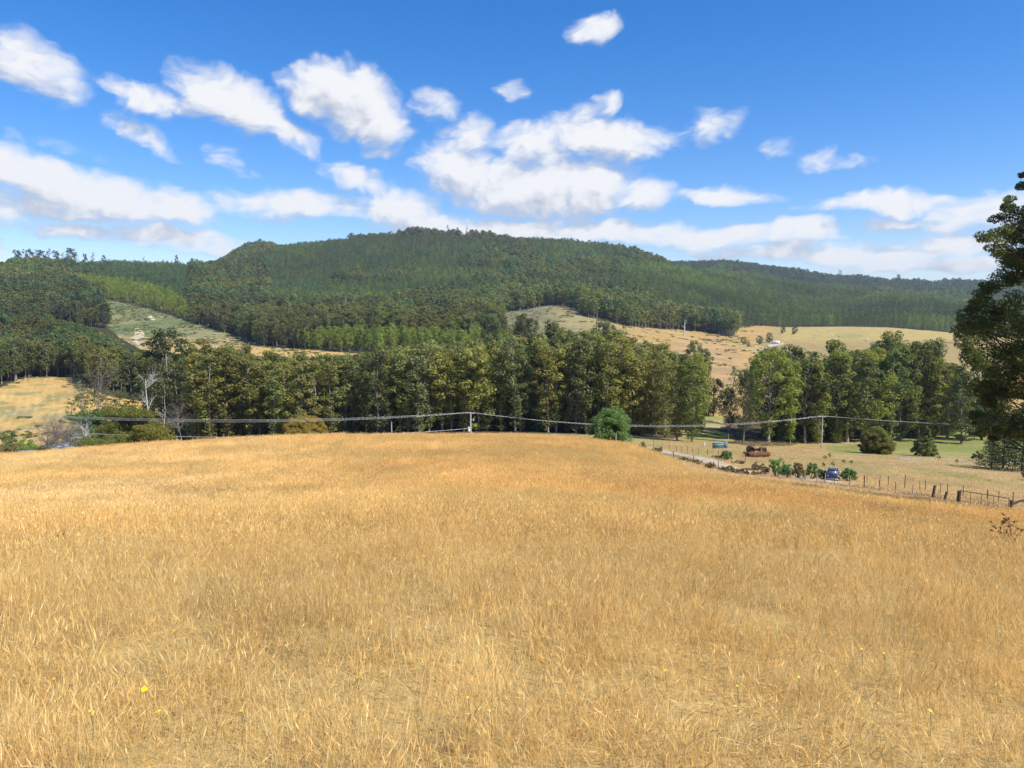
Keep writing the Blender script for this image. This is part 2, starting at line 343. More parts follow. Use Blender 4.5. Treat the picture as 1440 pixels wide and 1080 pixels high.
    sc = nd(nt, 'ShaderNodeVectorMath'); sc.operation = 'SCALE'; L(at.outputs['Color'], sc.inputs[0]); L(mr.outputs[0], sc.inputs['Scale']); L(sc.outputs[0], bs.inputs['Base Color'])
    bp = nd(nt, 'ShaderNodeBump'); bp.inputs['Strength'].default_value = .7; bp.inputs['Distance'].default_value = .25; L(n1.outputs[0], bp.inputs['Height']); L(bp.outputs[0], bs.inputs['Normal'])
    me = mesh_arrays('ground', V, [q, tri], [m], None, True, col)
    tag(link('ground', me), 'dry golden hillside falling to a valley with hills rising beyond', kind='structure')
build_ground()

# ------------------------------------------------------------------ scattering (masses nobody could count)
def scatter(name, P, rot, scl, idx, tint, protos, label, cat=None):
    c = bpy.data.collections.new(name + '_kinds')
    for q in protos: c.objects.link(q)
    me = bpy.data.meshes.new(name); me.vertices.add(len(P)); me.vertices.foreach_set('co', np.asarray(P, np.float32).ravel())
    a = me.attributes.new('rot', 'FLOAT_VECTOR', 'POINT'); a.data.foreach_set('vector', np.asarray(rot, np.float32).ravel())
    a = me.attributes.new('scl', 'FLOAT_VECTOR', 'POINT'); a.data.foreach_set('vector', np.asarray(scl, np.float32).ravel())
    a = me.attributes.new('idx', 'INT', 'POINT'); a.data.foreach_set('value', np.asarray(idx, np.int32))
    a = me.attributes.new('tint', 'FLOAT_VECTOR', 'POINT'); a.data.foreach_set('vector', np.asarray(tint, np.float32).ravel())
    o = link(name, me)
    ng = bpy.data.node_groups.new(name + '_scatter', 'GeometryNodeTree')
    ng.interface.new_socket('Geometry', in_out='INPUT', socket_type='NodeSocketGeometry'); ng.interface.new_socket('Geometry', in_out='OUTPUT', socket_type='NodeSocketGeometry')
    N = ng.nodes.new; L = ng.links.new
    gi = N('NodeGroupInput'); go = N('NodeGroupOutput'); ip = N('GeometryNodeInstanceOnPoints'); ci = N('GeometryNodeCollectionInfo')
    ci.inputs['Collection'].default_value = c; ci.inputs['Separate Children'].default_value = True; ci.inputs['Reset Children'].default_value = True
    ip.inputs['Pick Instance'].default_value = True
    def na(nm, t):
        n = N('GeometryNodeInputNamedAttribute'); n.data_type = t; n.inputs[0].default_value = nm
        return [s for s in n.outputs if s.enabled and s.name == 'Attribute'][0]
    L(gi.outputs[0], ip.inputs['Points']); L(ci.outputs[0], ip.inputs['Instance']); L(na('idx', 'INT'), ip.inputs['Instance Index'])
    L(na('rot', 'FLOAT_VECTOR'), ip.inputs['Rotation']); L(na('scl', 'FLOAT_VECTOR'), ip.inputs['Scale']); L(ip.outputs[0], go.inputs[0])
    md = o.modifiers.new('scatter', 'NODES'); md.node_group = ng
    tag(o, label, cat, kind='stuff')
    return o
def proto(name, me): return bpy.data.objects.new(name, me)

# ------------------------------------------------------------------ trees
def clump_points(g, c, r, n, flat=.75):
    d = g.normal(size=(n, 3)); d /= np.linalg.norm(d, axis=1)[:, None]
    rad = r * g.uniform(.35, 1.0, n) ** .5
    p = d * rad[:, None]; p[:, 2] *= flat
    return p + c
def tree_mesh(seed, h, cb, rad, nl, per, leaf, trunk_r, shape='euc', lean=.03, clr=.16, flat=.75, nlimb_vis=True, n=6, low=0):
    """returns (trunk mesh builder, crown mesh builder)"""
    g = np.random.default_rng(seed); tr = MB(); cr = MB()
    k = 7; zz = np.linspace(0, h * .93, k); wx = np.cumsum(g.normal(0, lean * h / k, k)); wy = np.cumsum(g.normal(0, lean * h / k, k)); wx -= wx[0]; wy -= wy[0]
    P = np.stack([wx, wy, zz], 1); P[0, 2] = -.4
    rr = trunk_r * (1 - .85 * (zz / h)); rr[0] *= 1.3
    tr.tube(P, rr, n)
    for i in range(nl):
        f = (i + g.uniform(0, 1)) / nl                    # 0 bottom .. 1 top
        z = h * (cb + (1 - cb) * f)
        if shape == 'euc': pr = max(.05, math.sin(math.pi * (.16 + .74 * f))) ** .7
        elif shape == 'cone': pr = (1 - f) ** .8 + .06
        elif shape == 'round': pr = math.sin(math.pi * (.12 + .82 * f)) ** .7
        elif shape == 'column': pr = (math.sin(math.pi * (.15 + .75 * f)) ** .5)
        a = g.uniform(0, 2 * math.pi) if shape != 'cone' else i * 2.4
        rlen = rad * pr * (g.uniform(.35, 1.0) ** .6)
        bx, by = np.interp(min(z, h * .93), zz, wx), np.interp(min(z, h * .93), zz, wy)
        c = np.array([bx + math.cos(a) * rlen, by + math.sin(a) * rlen, min(z, h * .99)])
        if rlen > .25 * rad and nlimb_vis:
            z0 = max(cb * h * .7, z - rlen * (.9 if shape != 'cone' else .1)); b0 = np.array([np.interp(z0, zz, wx), np.interp(z0, zz, wy), z0]); mid = (b0 + c) / 2 + np.array([0, 0, -.1 * rlen])
            tr.tube([b0, mid, c], [trunk_r * .32, trunk_r * .2, trunk_r * .08], 4, cap=False)
        cr_r = h * clr * g.uniform(.6, 1.25) * (1 - .2 * f)
        if shape == 'cone': cr_r = rad * (.22 + .32 * (1 - f))
        cr.leaves(clump_points(g, c, cr_r, int(per * g.uniform(.7, 1.3)), flat), leaf, 0, .45, .6, g, c)
    for i in range(low):                                  # wispy low growth on the stem
        z = h * g.uniform(.05, max(cb, .12)); a = g.uniform(0, 6.28); c = np.array([np.interp(z, zz, wx) + math.cos(a) * .6, np.interp(z, zz, wy) + math.sin(a) * .6, z])
        cr.leaves(clump_points(g, c, h * .05, int(per * .6)), leaf * .9, 0, .3, .6, g)
    return tr, cr
def tree_data(name, leafmat, barkmat, **k):
    tr, cr = tree_mesh(**k)
    return tr.mesh(name + '_trunk', [barkmat], True), cr.mesh(name + '_crown', [leafmat])
def tree_single(name, leafmat, barkmat, **k):
    tr, cr = tree_mesh(**k)
    for key in (3, 4):
        for f, m in zip(tr.F[key], tr.M[key]): cr.F[key].append(f + cr.n); cr.M[key].append(m + 1)
    cr.V += tr.V; cr.n += tr.n
    return cr.mesh(name, [leafmat, barkmat])
def make_tree(name, data, loc, h=1.0, rz=None, label='', cat='tree', group=None, tint=(1, 1, 1), wide=1.0):
    e = link(name, None, None, loc, rng.uniform(0, 6.28) if rz is None else rz, (h * wide, h * wide, h)); tag(e, label, cat, group)
    e.empty_display_size = .5
    if name == 'eucalyptus_tree': e.rotation_euler = (rng.normal(0, .025), rng.normal(0, .025), e.rotation_euler[2])
    t = link('trunk', data[0], e); c = link('crown', data[1], e)
    c.color = (*tint, 1)
    return e

# eucalypts of the belts: 25 m tall, five shapes
EUC = [tree_data('eucalypt', M_LEAF, M_BARK, seed=100 + i, h=25, cb=cb, rad=rd, nl=nl, per=70, leaf=.62, trunk_r=.26, shape='euc', clr=.068, lean=.035, low=lw)
       for i, (cb, rd, nl, lw) in enumerate([(.20, 3.2, 44, 9), (.26, 3.0, 38, 9), (.12, 3.7, 52, 6), (.22, 2.6, 36, 12), (.16, 3.3, 46, 12), (.3, 3.5, 38, 12), (.1, 3.0, 50, 8), (.42, 2.4, 26, 18), (.07, 3.9, 62, 4), (.45, 3.2, 28, 14)])]
BIG = [tree_data('spreading_eucalypt', M_LEAF, M_BARK, seed=200 + i, h=27, cb=cb, rad=rd, nl=nl, per=95, leaf=.62, trunk_r=.42, shape='euc', clr=.085, lean=.05, low=3)
       for i, (cb, rd, nl) in enumerate([(.22, 6.4, 66), (.26, 5.8, 58), (.18, 6.8, 72), (.3, 5.2, 52)])]
THIN = [tree_data('thin_eucalypt', M_LEAF, M_BARK, seed=300 + i, h=18, cb=.3, rad=2.0, nl=22, per=26, leaf=.5, trunk_r=.2, shape='euc', clr=.06, lean=.05, low=4) for i in range(3)]
PUFF = [tree_data('round_tree', M_LEAF, M_BARKD, seed=400 + i, h=12, cb=.1, rad=4.6, nl=44, per=70, leaf=.55, trunk_r=.3, shape='round', clr=.13) for i in range(2)]

ABOVE = {}
def gi(n): return ['', 'first', 'second', 'third', 'fourth', 'fifth', 'sixth', 'seventh', 'eighth', 'ninth', 'tenth', 'eleventh', 'twelfth'][n] if n <= 12 else None
def belt():
    top_pts_u = [240, 300, 350, 385, 440, 500, 540, 600, 660, 720, 780, 840, 900, 945, 1000]
    top_pts_v = [498, 488, 501, 511, 508, 511, 503, 492, 492, 486, 478, 478, 488, 505, 505]
    marks = [(140, 'left field'), (430, 'golden wattle'), (551, 'short grey post'), (662, 'transformer pole'), (857, 'round green bush'), (1014, 'grey sign'), (1065, 'rusty tractor'), (1155, 'paddock power pole'), (1232, 'round cypress'), (1300, 'pointed conifer'), (1372, 'lone shrub')]
    rows = []
    g = np.random.default_rng(5)
    rownames = ['front row', 'second row', 'third row', 'fourth row', 'back row']
    for r, (Y, st) in enumerate([(222, 15.5), (232, 16), (244, 17), (258, 18.5), (276, 19)]):
        u = 262 + g.uniform(0, 12) + (60 if r == 4 else 0)
        while u < 985:
            if not (u > 925 and r < 2 and g.uniform() < .35):
                rows.append((u + g.uniform(-4, 4), Y + g.uniform(-3, 3), r, 'belt'))
            u += st * g.uniform(.75, 1.25)
    for r, (Y, st) in enumerate([(226, 20), (240, 22), (256, 24)]):
        u = 1072 + g.uniform(0, 10)
        while u < 1345:
            rows.append((u + g.uniform(-5, 5), Y + (u - 1072) * .12 + g.uniform(-3, 3), r, 'group'))
            u += st * g.uniform(.8, 1.2)
    cnt = {}
    # name each by its rank from the nearest landmark
    by = {}
    for i, t in enumerate(rows): by.setdefault((t[3], t[2]), []).append(i)
    label = {}
    for key, ids in by.items():
        ids = sorted(ids, key=lambda i: rows[i][0])
        for i in ids:
            u = rows[i][0]; m = min(marks, key=lambda q: abs(q[0] - u)); side = 'left' if u < m[0] else 'right'
            same = [j for j in ids if (rows[j][0] < m[0]) == (u < m[0]) and min(marks, key=lambda q: abs(q[0] - rows[j][0])) == m]
            same.sort(key=lambda j: abs(rows[j][0] - m[0])); label[i] = (key, m[1], side, same.index(i) + 1)
    for i, (u, Y, r, zone) in enumerate(rows):
        key, mk, side, k = label[i]
        x, y, z = place(u, Y)
        if zone == 'belt':
            tv = np.interp(u, top_pts_u, top_pts_v) + g.normal(0, 7.5) - (2 if r >= 2 else -4)
            if 500 < u < 530 and r < 2: tv += 14
            data = EUC[g.integers(len(EUC))]; H0 = 25
            base = ['native', 'olive', 'olive', 'native', 'brown', 'dark'][g.integers(6)]
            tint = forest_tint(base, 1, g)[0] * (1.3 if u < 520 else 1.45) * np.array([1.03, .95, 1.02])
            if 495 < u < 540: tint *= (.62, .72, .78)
            where = 'long tree belt'
        else:
            tv = np.interp(u, [1072, 1100, 1130, 1150, 1175, 1195, 1215, 1250, 1300, 1345], [496, 490, 506, 500, 484, 500, 494, 482, 486, 520]) + g.normal(0, 5) + (6 if r == 0 else 0)
            data = BIG[g.integers(len(BIG))] if g.uniform() < .6 else EUC[g.integers(len(EUC))]; H0 = 27
            tint = forest_tint(['native', 'dark', 'olive', 'olive'][g.integers(4)], 1, g)[0] * (1.15, 1.18, .96); where = 'tree group across the paddock'
        top = atv(u, tv, Y)[2]; H = max(12, top - z)
        kind = 'slender' if H / H0 > .93 else 'lower'
        lab = f"{gi(k) or 'farthest'} eucalypt {side} of the {mk}, {rownames[r]} of the {'belt' if zone == 'belt' else 'paddock group'}"
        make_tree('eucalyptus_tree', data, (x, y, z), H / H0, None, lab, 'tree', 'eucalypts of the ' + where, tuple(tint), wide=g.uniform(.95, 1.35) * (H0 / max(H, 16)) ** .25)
belt()

def one(u, Y, topv, data, H0, label, group=None, tint=(1, 1, 1), wide=1.0, name='eucalyptus_tree', basez=None):
    x, y, z = place(u, Y); H = atv(u, topv, Y)[2] - z
    return make_tree(name, data, (x, y, z), H / H0, None, label, 'tree', group, tint, wide)
def n_(k, s=1.0):
    return tuple(forest_tint(k, 1, rng)[0] * s)
# single trees that stand apart
one(1045, 212, 522, BIG[0], 27, 'dark broad eucalypt at the left end of the paddock group, shadow on the grass', None, n_('dark'), .62)
one(1024, 228, 546, BIG[3], 27, 'low dark eucalypt half hidden behind the broad dark one', None, n_('dark'), .8)
one(973, 205, 506, EUC[1], 25, 'tall eucalypt at the right end of the belt, trunk in the open', None, n_('olive'), 1.25)
one(952, 209, 512, EUC[5], 25, 'leaning pale-trunked eucalypt near the right end of the belt', None, n_('olive'), 1.1)
one(1174, 268, 481, EUC[2], 25, 'tallest rounded eucalypt rising above the left half of the paddock group', None, n_('olive'), 1.25)
one(1262, 290, 468, BIG[1], 27, 'pale brownish eucalypt crown above the middle of the paddock group', None, n_('brown', 1.25), .9)
one(1228, 262, 478, BIG[2], 27, 'dark domed eucalypt left of the pale brownish crown', None, n_('dark'), .8)
one(1302, 262, 480, BIG[0], 27, 'big domed eucalypt above the pointed conifer', None, n_('native'), .8)
one(1352, 240, 515, EUC[0], 25, 'eucalypt at the right end of the paddock group before the near dark tree', None, n_('dark'), 1.2)
one(1380, 250, 510, PUFF[0], 12, 'rounded tree glimpsed left of the near dark tree', None, n_('dark'), .6, 'round_tree')
one(1370, 262, 540, PUFF[1], 12, 'low dark tree at the far edge of the green paddock', None, n_('dark'), .7, 'round_tree')
one(243, 300, 464, BIG[1], 27, 'big domed eucalypt standing above the belt below the left clearing', None, n_('dark'), 1.0)
one(222, 290, 505, BIG[3], 27, 'lower eucalypt to the left of the big domed one', None, n_('native'), .7)
one(734, 470, 444, BIG[0], 27, 'dark eucalypt with split crown at the left end of the centre clearing', None, n_('dark'), .75)
one(748, 478, 448, BIG[2], 27, 'dark eucalypt right of the split crown at the left end of the centre clearing', None, n_('dark'), .7)
one(691, 440, 446, BIG[3], 27, 'dark eucalypt before the dark wood, left of the centre clearing', None, n_('dark'), .8)
one(842, 400, 452, BIG[1], 27, 'tall dark eucalypt standing above the belt before the centre clearing', None, n_('dark'), .8)
one(856, 405, 460, BIG[2], 27, 'dark eucalypt just right of the tallest before the centre clearing', None, n_('dark'), .7)
one(800, 410, 466, BIG[3], 27, 'small dark eucalypt left of the tall ones before the centre clearing', None, n_('dark'), .7)
one(884, 380, 474, EUC[3], 25, 'slender eucalypt with thin top before the centre clearing', None, n_('native'), 1.0)
one(975, 470, 480, BIG[1], 27, 'eucalypt alone on the orange slope of the centre clearing', None, n_('native'), 1.0)
one(988, 475, 490, PUFF[0], 12, 'small dark tree at the right foot of the slope eucalypt', None, n_('blue', .8), .8, 'round_tree')
one(1003, 330, 533, PUFF[1], 12, 'low tree beside the gap between belt and paddock group', None, n_('dark'), .8, 'round_tree')
one(1026, 340, 514, THIN[1], 18, 'pale slim tree rising in the gap between belt and paddock group', None, n_('blue'), 1.3)
far_round = [(1046, 820, 474, 'blue', 'round tree at the left end of the pasture trees'), (1052, 790, 480, 'blue', 'lower round tree touching the leftmost pasture tree'), (1068, 830, 472, 'native', 'grey-green tree beside the farm lane, left of the darkest'), (1082, 850, 468, 'dark', 'darkest round tree in the pasture, next to the white caravan'), (1101, 1050, 459, 'dark', 'left of the two round trees under the plantation'), (1117, 1030, 459, 'blue', 'right of the two round trees under the plantation'), (1355, 900, 460, 'dark', 'dark tree at the right end of the far pasture'), (1345, 930, 468, 'dark', 'small dark tree at the right end of the far pasture'), (905, 640, 492, 'dark', 'tiny tree on the ridge of the centre clearing')]
for u, Y, tv, k, lb in far_round:
    x, y, z = place(u, Y); H = max(4, atv(u, tv, Y)[2] - z)
    make_tree('round_tree', PUFF[u % 2], (x, y, z), H / 12, None, lb, 'tree', 'round trees on the far pasture', n_(k, .85), 1.0)
# thin trees at the edge of the left field
thin_names = ['bare-stemmed thin eucalypt at the right edge of the left field', 'thin eucalypt beside the bare-stemmed one, brown leaves', 'thin brownish tree above the flat-topped wattle', 'thin tree just left of the white dead tree', 'thin tree close behind the white dead tree', 'thin tree just right of the white dead tree', 'taller thin tree two places right of the white dead tree', 'thin tree at the left end of the long belt', 'scraggy tree left of the belt, above pale scrub', 'scraggy brownish tree at the foot of the left field', 'small leafy tree between the left field and the white dead tree', 'thin grey tree with sparse top beside the left field']
for (u, Y, tv), lb in zip([(116, 330, 536), (124, 300, 548), (140, 310, 540), (188, 300, 545), (200, 330, 528), (217, 300, 545), (232, 290, 530), (252, 260, 520), (243, 250, 545), (103, 300, 560), (166, 330, 530), (152, 320, 545)], thin_names):
    one(u, Y, tv, THIN[u % 3], 18, lb, None, n_(['brown', 'native', 'olive'][u % 3]), 1.25)

# ridge-top trees on the left skyline
for j, (u, tv, w) in enumerate([(27, 352, 1), (36, 350, 1), (44, 351, .9), (53, 351, 1.1), (62, 352, 1), (70, 350, .8), (81, 353, 1), (91, 355, .7), (101, 349, 1.3), (109, 354, 1), (121, 357, .8), (131, 355, .8), (146, 359, .9), (204, 361, .6), (249, 359, .6), (630, 316, .8), (644, 320, .6), (657, 318, .5), (568, 327, .7), (1179, 379, 1.3), (1263, 386, 1.0)]):
    Y = 1760 if u < 260 else (2320 if u < 700 else 3450)
    lb = ['lone tree on the right-hand far ridge, wide crown against the sky', 'smaller lone tree on the right-hand far ridge'][j - 19] if j > 18 else ('tall eucalypt on the left ridge against the sky, ' + ['first from the left', 'second from the left', 'third from the left', 'fourth from the left', 'fifth from the left', 'sixth from the left', 'seventh from the left', 'eighth from the left', 'largest of them', 'just right of the largest', 'slim, second right of the largest', 'slim, third right of the largest', 'rounded, fourth right of the largest', 'tiny and alone', 'tiny, before the summit rise'][j] if j < 15 else ['highest tree on the main summit', 'dead-topped tree just right of the highest on the summit', 'thin spike of a tree right of the summit', 'tall tree left of the main summit'][j - 15])
    x, y, z = place(u, Y); H = min(60, max(20, atv(u, tv, Y)[2] - z))
    make_tree('eucalyptus_tree', THIN[j % 3] if j % 2 else EUC[5], (x, y, z), H / (18 if j % 2 else 25), None, lb, 'tree', 'eucalypts on the skyline', n_('dark', .7), w * 1.2)

# ------------------------------------------------------------------ forests
def far_proto(name, **k): return proto(name, tree_single(name, M_LEAF_I, M_BARK, **k))
NAT = [far_proto('native', seed=500 + i, h=22, cb=.3, rad=4.2, nl=20, per=22, leaf=1.5, trunk_r=.3, shape='euc', clr=.12, n=4, nlimb_vis=False) for i in range(3)]
PLT = [far_proto('plantation', seed=520 + i, h=19, cb=.16, rad=2.6, nl=18, per=16, leaf=1.15, trunk_r=.2, shape='column', clr=.1, n=4, nlimb_vis=False) for i in range(2)]
NATN = [far_proto('native_near', seed=540 + i, h=22, cb=.28, rad=4.4, nl=42, per=44, leaf=.85, trunk_r=.3, shape='euc', clr=.09, n=5) for i in range(4)]
PLTN = [far_proto('plantation_near', seed=560 + i, h=19, cb=.22, rad=2.5, nl=34, per=30, leaf=.75, trunk_r=.17, shape='column', clr=.075, n=5, nlimb_vis=False) for i in range(2)]
def forest():
    pts = []
    g = np.random.default_rng(9)
    for (y0, y1, s) in [(285, 620, 5.6), (620, 1250, 7.4), (1250, 2500, 9.6), (2500, 3900, 13.0)]:
        ny = int((y1 - y0) / s)
        for a in range(ny):
            yy = y0 + a * s; half = yy * 1.15 + 20; nx = int(2 * half / s)
            xx = -half + s * np.arange(nx) + (s / 2 if a % 2 else 0)
            pts.append(np.stack([xx, np.full(nx, yy)], 1))
    P = np.concatenate(pts)
    x0, y0 = P[:, 0], P[:, 1]
    z = ground(x0, y0); u, v = proj(x0, y0, z)
    wob = 14 * fbm(x0 / 60, y0 / 60, 3, 77)
    uu = u + wob; vv = v + wob * .25
    opn = (inpoly(uu, vv, OPEN_LEFT_FIELD) & (y0 < 470)) | (inpoly(uu, vv, OPEN_CLEARING) & (y0 > 520) & (y0 < 1300)) | (inpoly(uu, vv, OPEN_CENTRE) & (y0 < 1320))
    opn |= (y0 < 420) & (((u < 262) & (u > -140)) | ((u > 985) & (u < 1490)))
    opn |= (y0 < 640) & (u > 960) & (u < 1490)
    opn |= (u > 335) & (u < 515) & (y0 > 470) & (y0 < 628)          # the gold strip before the plantation
    opn &= ~((u < -40) & (y0 > 420))
    # gaps in the far forest
    opn |= (y0 > 700) & (fbm(x0 / 38, y0 / 55, 3, 131) > .27)
    # plantation areas
    n1 = fbm(x0 / 260, y0 / 420, 3, 141)
    pl = inpoly(uu, vv, [(372, 512), (372, 480), (420, 470), (720, 478), (720, 506), (520, 506)]) & (y0 > 610) & (y0 < 705)
    pl2 = inpoly(uu, vv, [(880, 375), (1000, 385), (1140, 402), (1500, 438), (1500, 480), (1040, 461), (1010, 462), (930, 440), (860, 405)]) & (y0 > 1180)
    pl3 = inpoly(uu, vv, [(105, 368), (268, 372), (268, 432), (180, 412), (100, 385)]) & (y0 > 1000)
    pl4 = inpoly(uu, vv, [(98, 392), (200, 408), (262, 432), (275, 452), (250, 450), (205, 434), (100, 408)]) & (y0 > 700)
    pl5 = (y0 > 1250) & (u > 380) & (u < 900) & (n1 > .07) & (v > 340)
    pl6 = (y0 > 1500) & inpoly(uu, vv, [(380, 352), (520, 345), (560, 360), (470, 372), (390, 365)])
    plant = pl | pl2 | pl3 | pl4 | pl5 | pl6
    jit = np.where(plant, .4, .46)
    s = np.where(y0 < 620, 5.6, np.where(y0 < 1250, 7.4, np.where(y0 < 2500, 9.6, 13.0)))
    x = x0 + g.normal(size=len(x0)) * s * jit * .7; y = y0 + g.normal(size=len(x0)) * s * jit * .7
    keep = ~opn & ((plant | (g.uniform(size=len(x0)) < .9)))
    # beyond the crests facing away: leave out what nothing sees
    az = x0 / y0
    rr = np.hypot(x, y)
    slope_t = z / y0
    order = np.argsort(y0); binu = np.clip(((u + 900) / 6).astype(int), 0, 560); best = np.full(561, -9.0); vis = np.zeros(len(x0), bool)
    tt = (z + 26) / y0
    for i in order:
        b = binu[i]
        if tt[i] >= best[b] - .001: vis[i] = True
        if slope_t[i] + 8 / y0[i] > best[b] and y0[i] > 60: best[b] = max(best[b], slope_t[i])
    keep &= vis
    x, y, x0, y0, u, v, uu, vv, plant, n1, pl, pl2, pl3, pl4, pl5 = [q[keep] for q in (x, y, x0, y0, u, v, uu, vv, plant, n1, pl, pl2, pl3, pl4, pl5)]
    z = ground(x, y) - .3; n = len(x)
    tint = np.zeros((n, 3)); n2 = fbm(x / 90, y / 140, 4, 151); n3 = fbm(x / 45, y / 45, 3, 161)
    tint[:] = forest_tint('native', n, g)
    def t(mask, k):
        c = forest_tint(k, n, g); tint[mask] = c[mask]
    t(n2 > .10, 'olive'); t(n2 < -.12, 'dark'); t((n3 > .17) & (y > 900), 'blue'); t((n3 < -.17) & (y > 600), 'brown')
    t((y < 700) & (u < 150) & (n2 > 0), 'brown'); t((y < 720) & (u < 260) & (n3 > .12), 'blue')
    lo = (vv > 405) & (vv < 480) & (y > 620) & (u > 340) & (u < 700); t(lo & (n2 > -.05), 'native'); t(lo & (n2 > .1), 'olive')
    t(pl, 'bright'); t(pl2, 'plant'); t(pl3, 'blue'); t(pl4, 'bright'); tint[pl2] *= (1 + 1.1 * fbm(x / 120 + y / 300, y / 260, 4, 171) + .5 * n3)[pl2][:, None]; t(pl2 & (np.abs(fbm((x + .5 * y) / 210, y / 420, 3, 181)) < .022), 'dark'); t(pl2 & (n3 < -.19), 'dark'); t(pl2 & (n2 > .2), 'native'); t(pl5 & (n3 > -.05), 'plant'); t(pl5 & (n3 < -.05), 'blue')
    tint[y > 1150] *= (1.14, 1.13, .98); tint *= (1 + np.where(pl | pl4, .1, .6) * fbm(x / 150, y / 210, 4, 172))[:, None]
    big = y > 2900; t(big & ~pl2, 'dark'); t((y > 1600) & (y < 2900) & (v < 350) & (u > 340), 'native')
    scl = g.uniform(.72, 1.25, n) * np.where(plant, .9, 1.05)
    scl = np.where(plant, np.where(y > 1100, 1.0, 1.0) * g.uniform(.8, 1.12, n) * np.where(pl2, 1 + .5 * n3, 1), scl) * np.where((u < 262) & (y < 600), .85, 1) * (1 + .25 * (n3 * 2) * (~plant)) * (1 + .22 * sstep(1200, 2200, y))
    mid = (y < 640) & (u > 262) & (u < 700)
    # keep the belt's back from hiding the gold strip and plantation
    near = y < 900
    # tops must not rise above the surfaces seen behind the first belt
    lim = np.interp(u, [-200, 0, 60, 110, 150, 170, 262, 300, 350, 380, 510, 540, 620, 700, 760, 860, 960], [400, 440, 447, 456, 470, 492, 499, 492, 502, 508, 505, 488, 486, 482, 484, 486, 505])
    capH = slope_of_v(lim) * y - z
    mm = ((y < 640) & (u > -200) & (u < 985)) | ((y < 820) & (u > 60) & (u < 262))
    H = np.where(mm & (capH > 6), np.minimum(scl * 22, capH), scl * 22)
    drop = mm & (capH <= 6)
    scl = H / 22
    S = np.stack([scl * g.uniform(.85, 1.15, n), scl * g.uniform(.85, 1.15, n), scl * g.uniform(.9, 1.06, n)], 1)
    S[:, :2] *= np.where(plant, 1.0, 1.15)[:, None]
    rot = np.stack([g.normal(0, .03, n), g.normal(0, .03, n), g.uniform(0, 6.28, n)], 1)
    P = np.stack([x, y, z], 1)
    info = []
    for nm, m, pr, lb in [
        ('native_wood', ~plant & near & ~drop, NATN, 'dark olive native wood covering the near slopes across the valley'),
        ('native_forest', ~plant & ~near, NAT, 'mixed grey-green eucalypt forest clothing the mountain'),
        ('plantation_wood', plant & near & ~drop, PLTN, 'bright green plantation block of even trees behind the belt'),
        ('plantation_forest', plant & ~near, PLT, 'even green plantation forest on the mountain flanks')]:
        k = np.nonzero(m)[0]; info.append((nm, len(k)))
        scatter(nm, P[k], rot[k], S[k], g.integers(0, len(pr), len(k)), tint[k], pr, lb, 'forest')
    print('forest', info)
forest()

def scrub():
    g = np.random.default_rng(17); pr = []
    for i in range(4):
        B = MB()
        for _ in range(7): c = np.array([g.normal(0, .9), g.normal(0, .9), g.uniform(.2, .9)]); B.leaves(clump_points(g, c, .7, 22, .6), .55, 0, .5, .5, g, c)
        pr.append(proto('scrub', B.mesh('scrub', [M_LEAF_I])))
    n = 60000; y = np.sqrt(g.uniform(420 ** 2, 1290 ** 2, n)); y[:14000] = g.uniform(228, 470, 14000); u = g.uniform(60, 1450, n); u[:14000] = g.uniform(-250, 270, 14000); x = (u - CX) / F * y; z = ground(x, y); u, v = proj(x, y, z)
    wob = 14 * fbm(x / 60, y / 60, 3, 77); uu = u + wob; vv = v + wob * .25
    a = inpoly(uu, vv, OPEN_CLEARING) & (y > 520); b = inpoly(uu, vv, OPEN_CENTRE) & (y > 480) & (u < 1060)
    f = fbm(x / 22, y / 40, 4, 301) + .5 * fbm(x / 6, y / 6, 2, 302)
    keep = (a & (f > -.05) & (g.uniform(size=n) < .85)) | (b & (f > .05 + .12 * sstep(800, 900, u)) & (g.uniform(size=n) < .6)) | (b & (np.abs(fbm(x / 60, y / 60, 3, 303)) < .008))
    lf = inpoly(uu, vv, OPEN_LEFT_FIELD) & (y < 470); keep |= lf & ((f + .35 * sstep(75, 150, u) + .25 * sstep(565, 610, v)) > .25) & (g.uniform(size=n) < .3)
    k = np.nonzero(keep)[0]; t = np.array([.8, .92, .75])[None] * g.uniform(.6, 1.25, (len(k), 1)); br = g.uniform(size=len(k)) < .35; t[br] *= (1.5, 1.15, 1.0)
    s_ = g.uniform(.35, 1.0, len(k)) ** 1.5 * np.where(lf[k], .8, 1)
    scatter('scrub', np.stack([x, y, z], 1)[k], np.stack([k * 0, k * 0, g.uniform(0, 6, len(k))], 1), np.stack([s_ * 1.3, s_ * 1.3, s_], 1), g.integers(0, 4, len(k)), t, pr, 'low grey-green scrub and slash on the cleared slopes', 'scrub')
scrub()
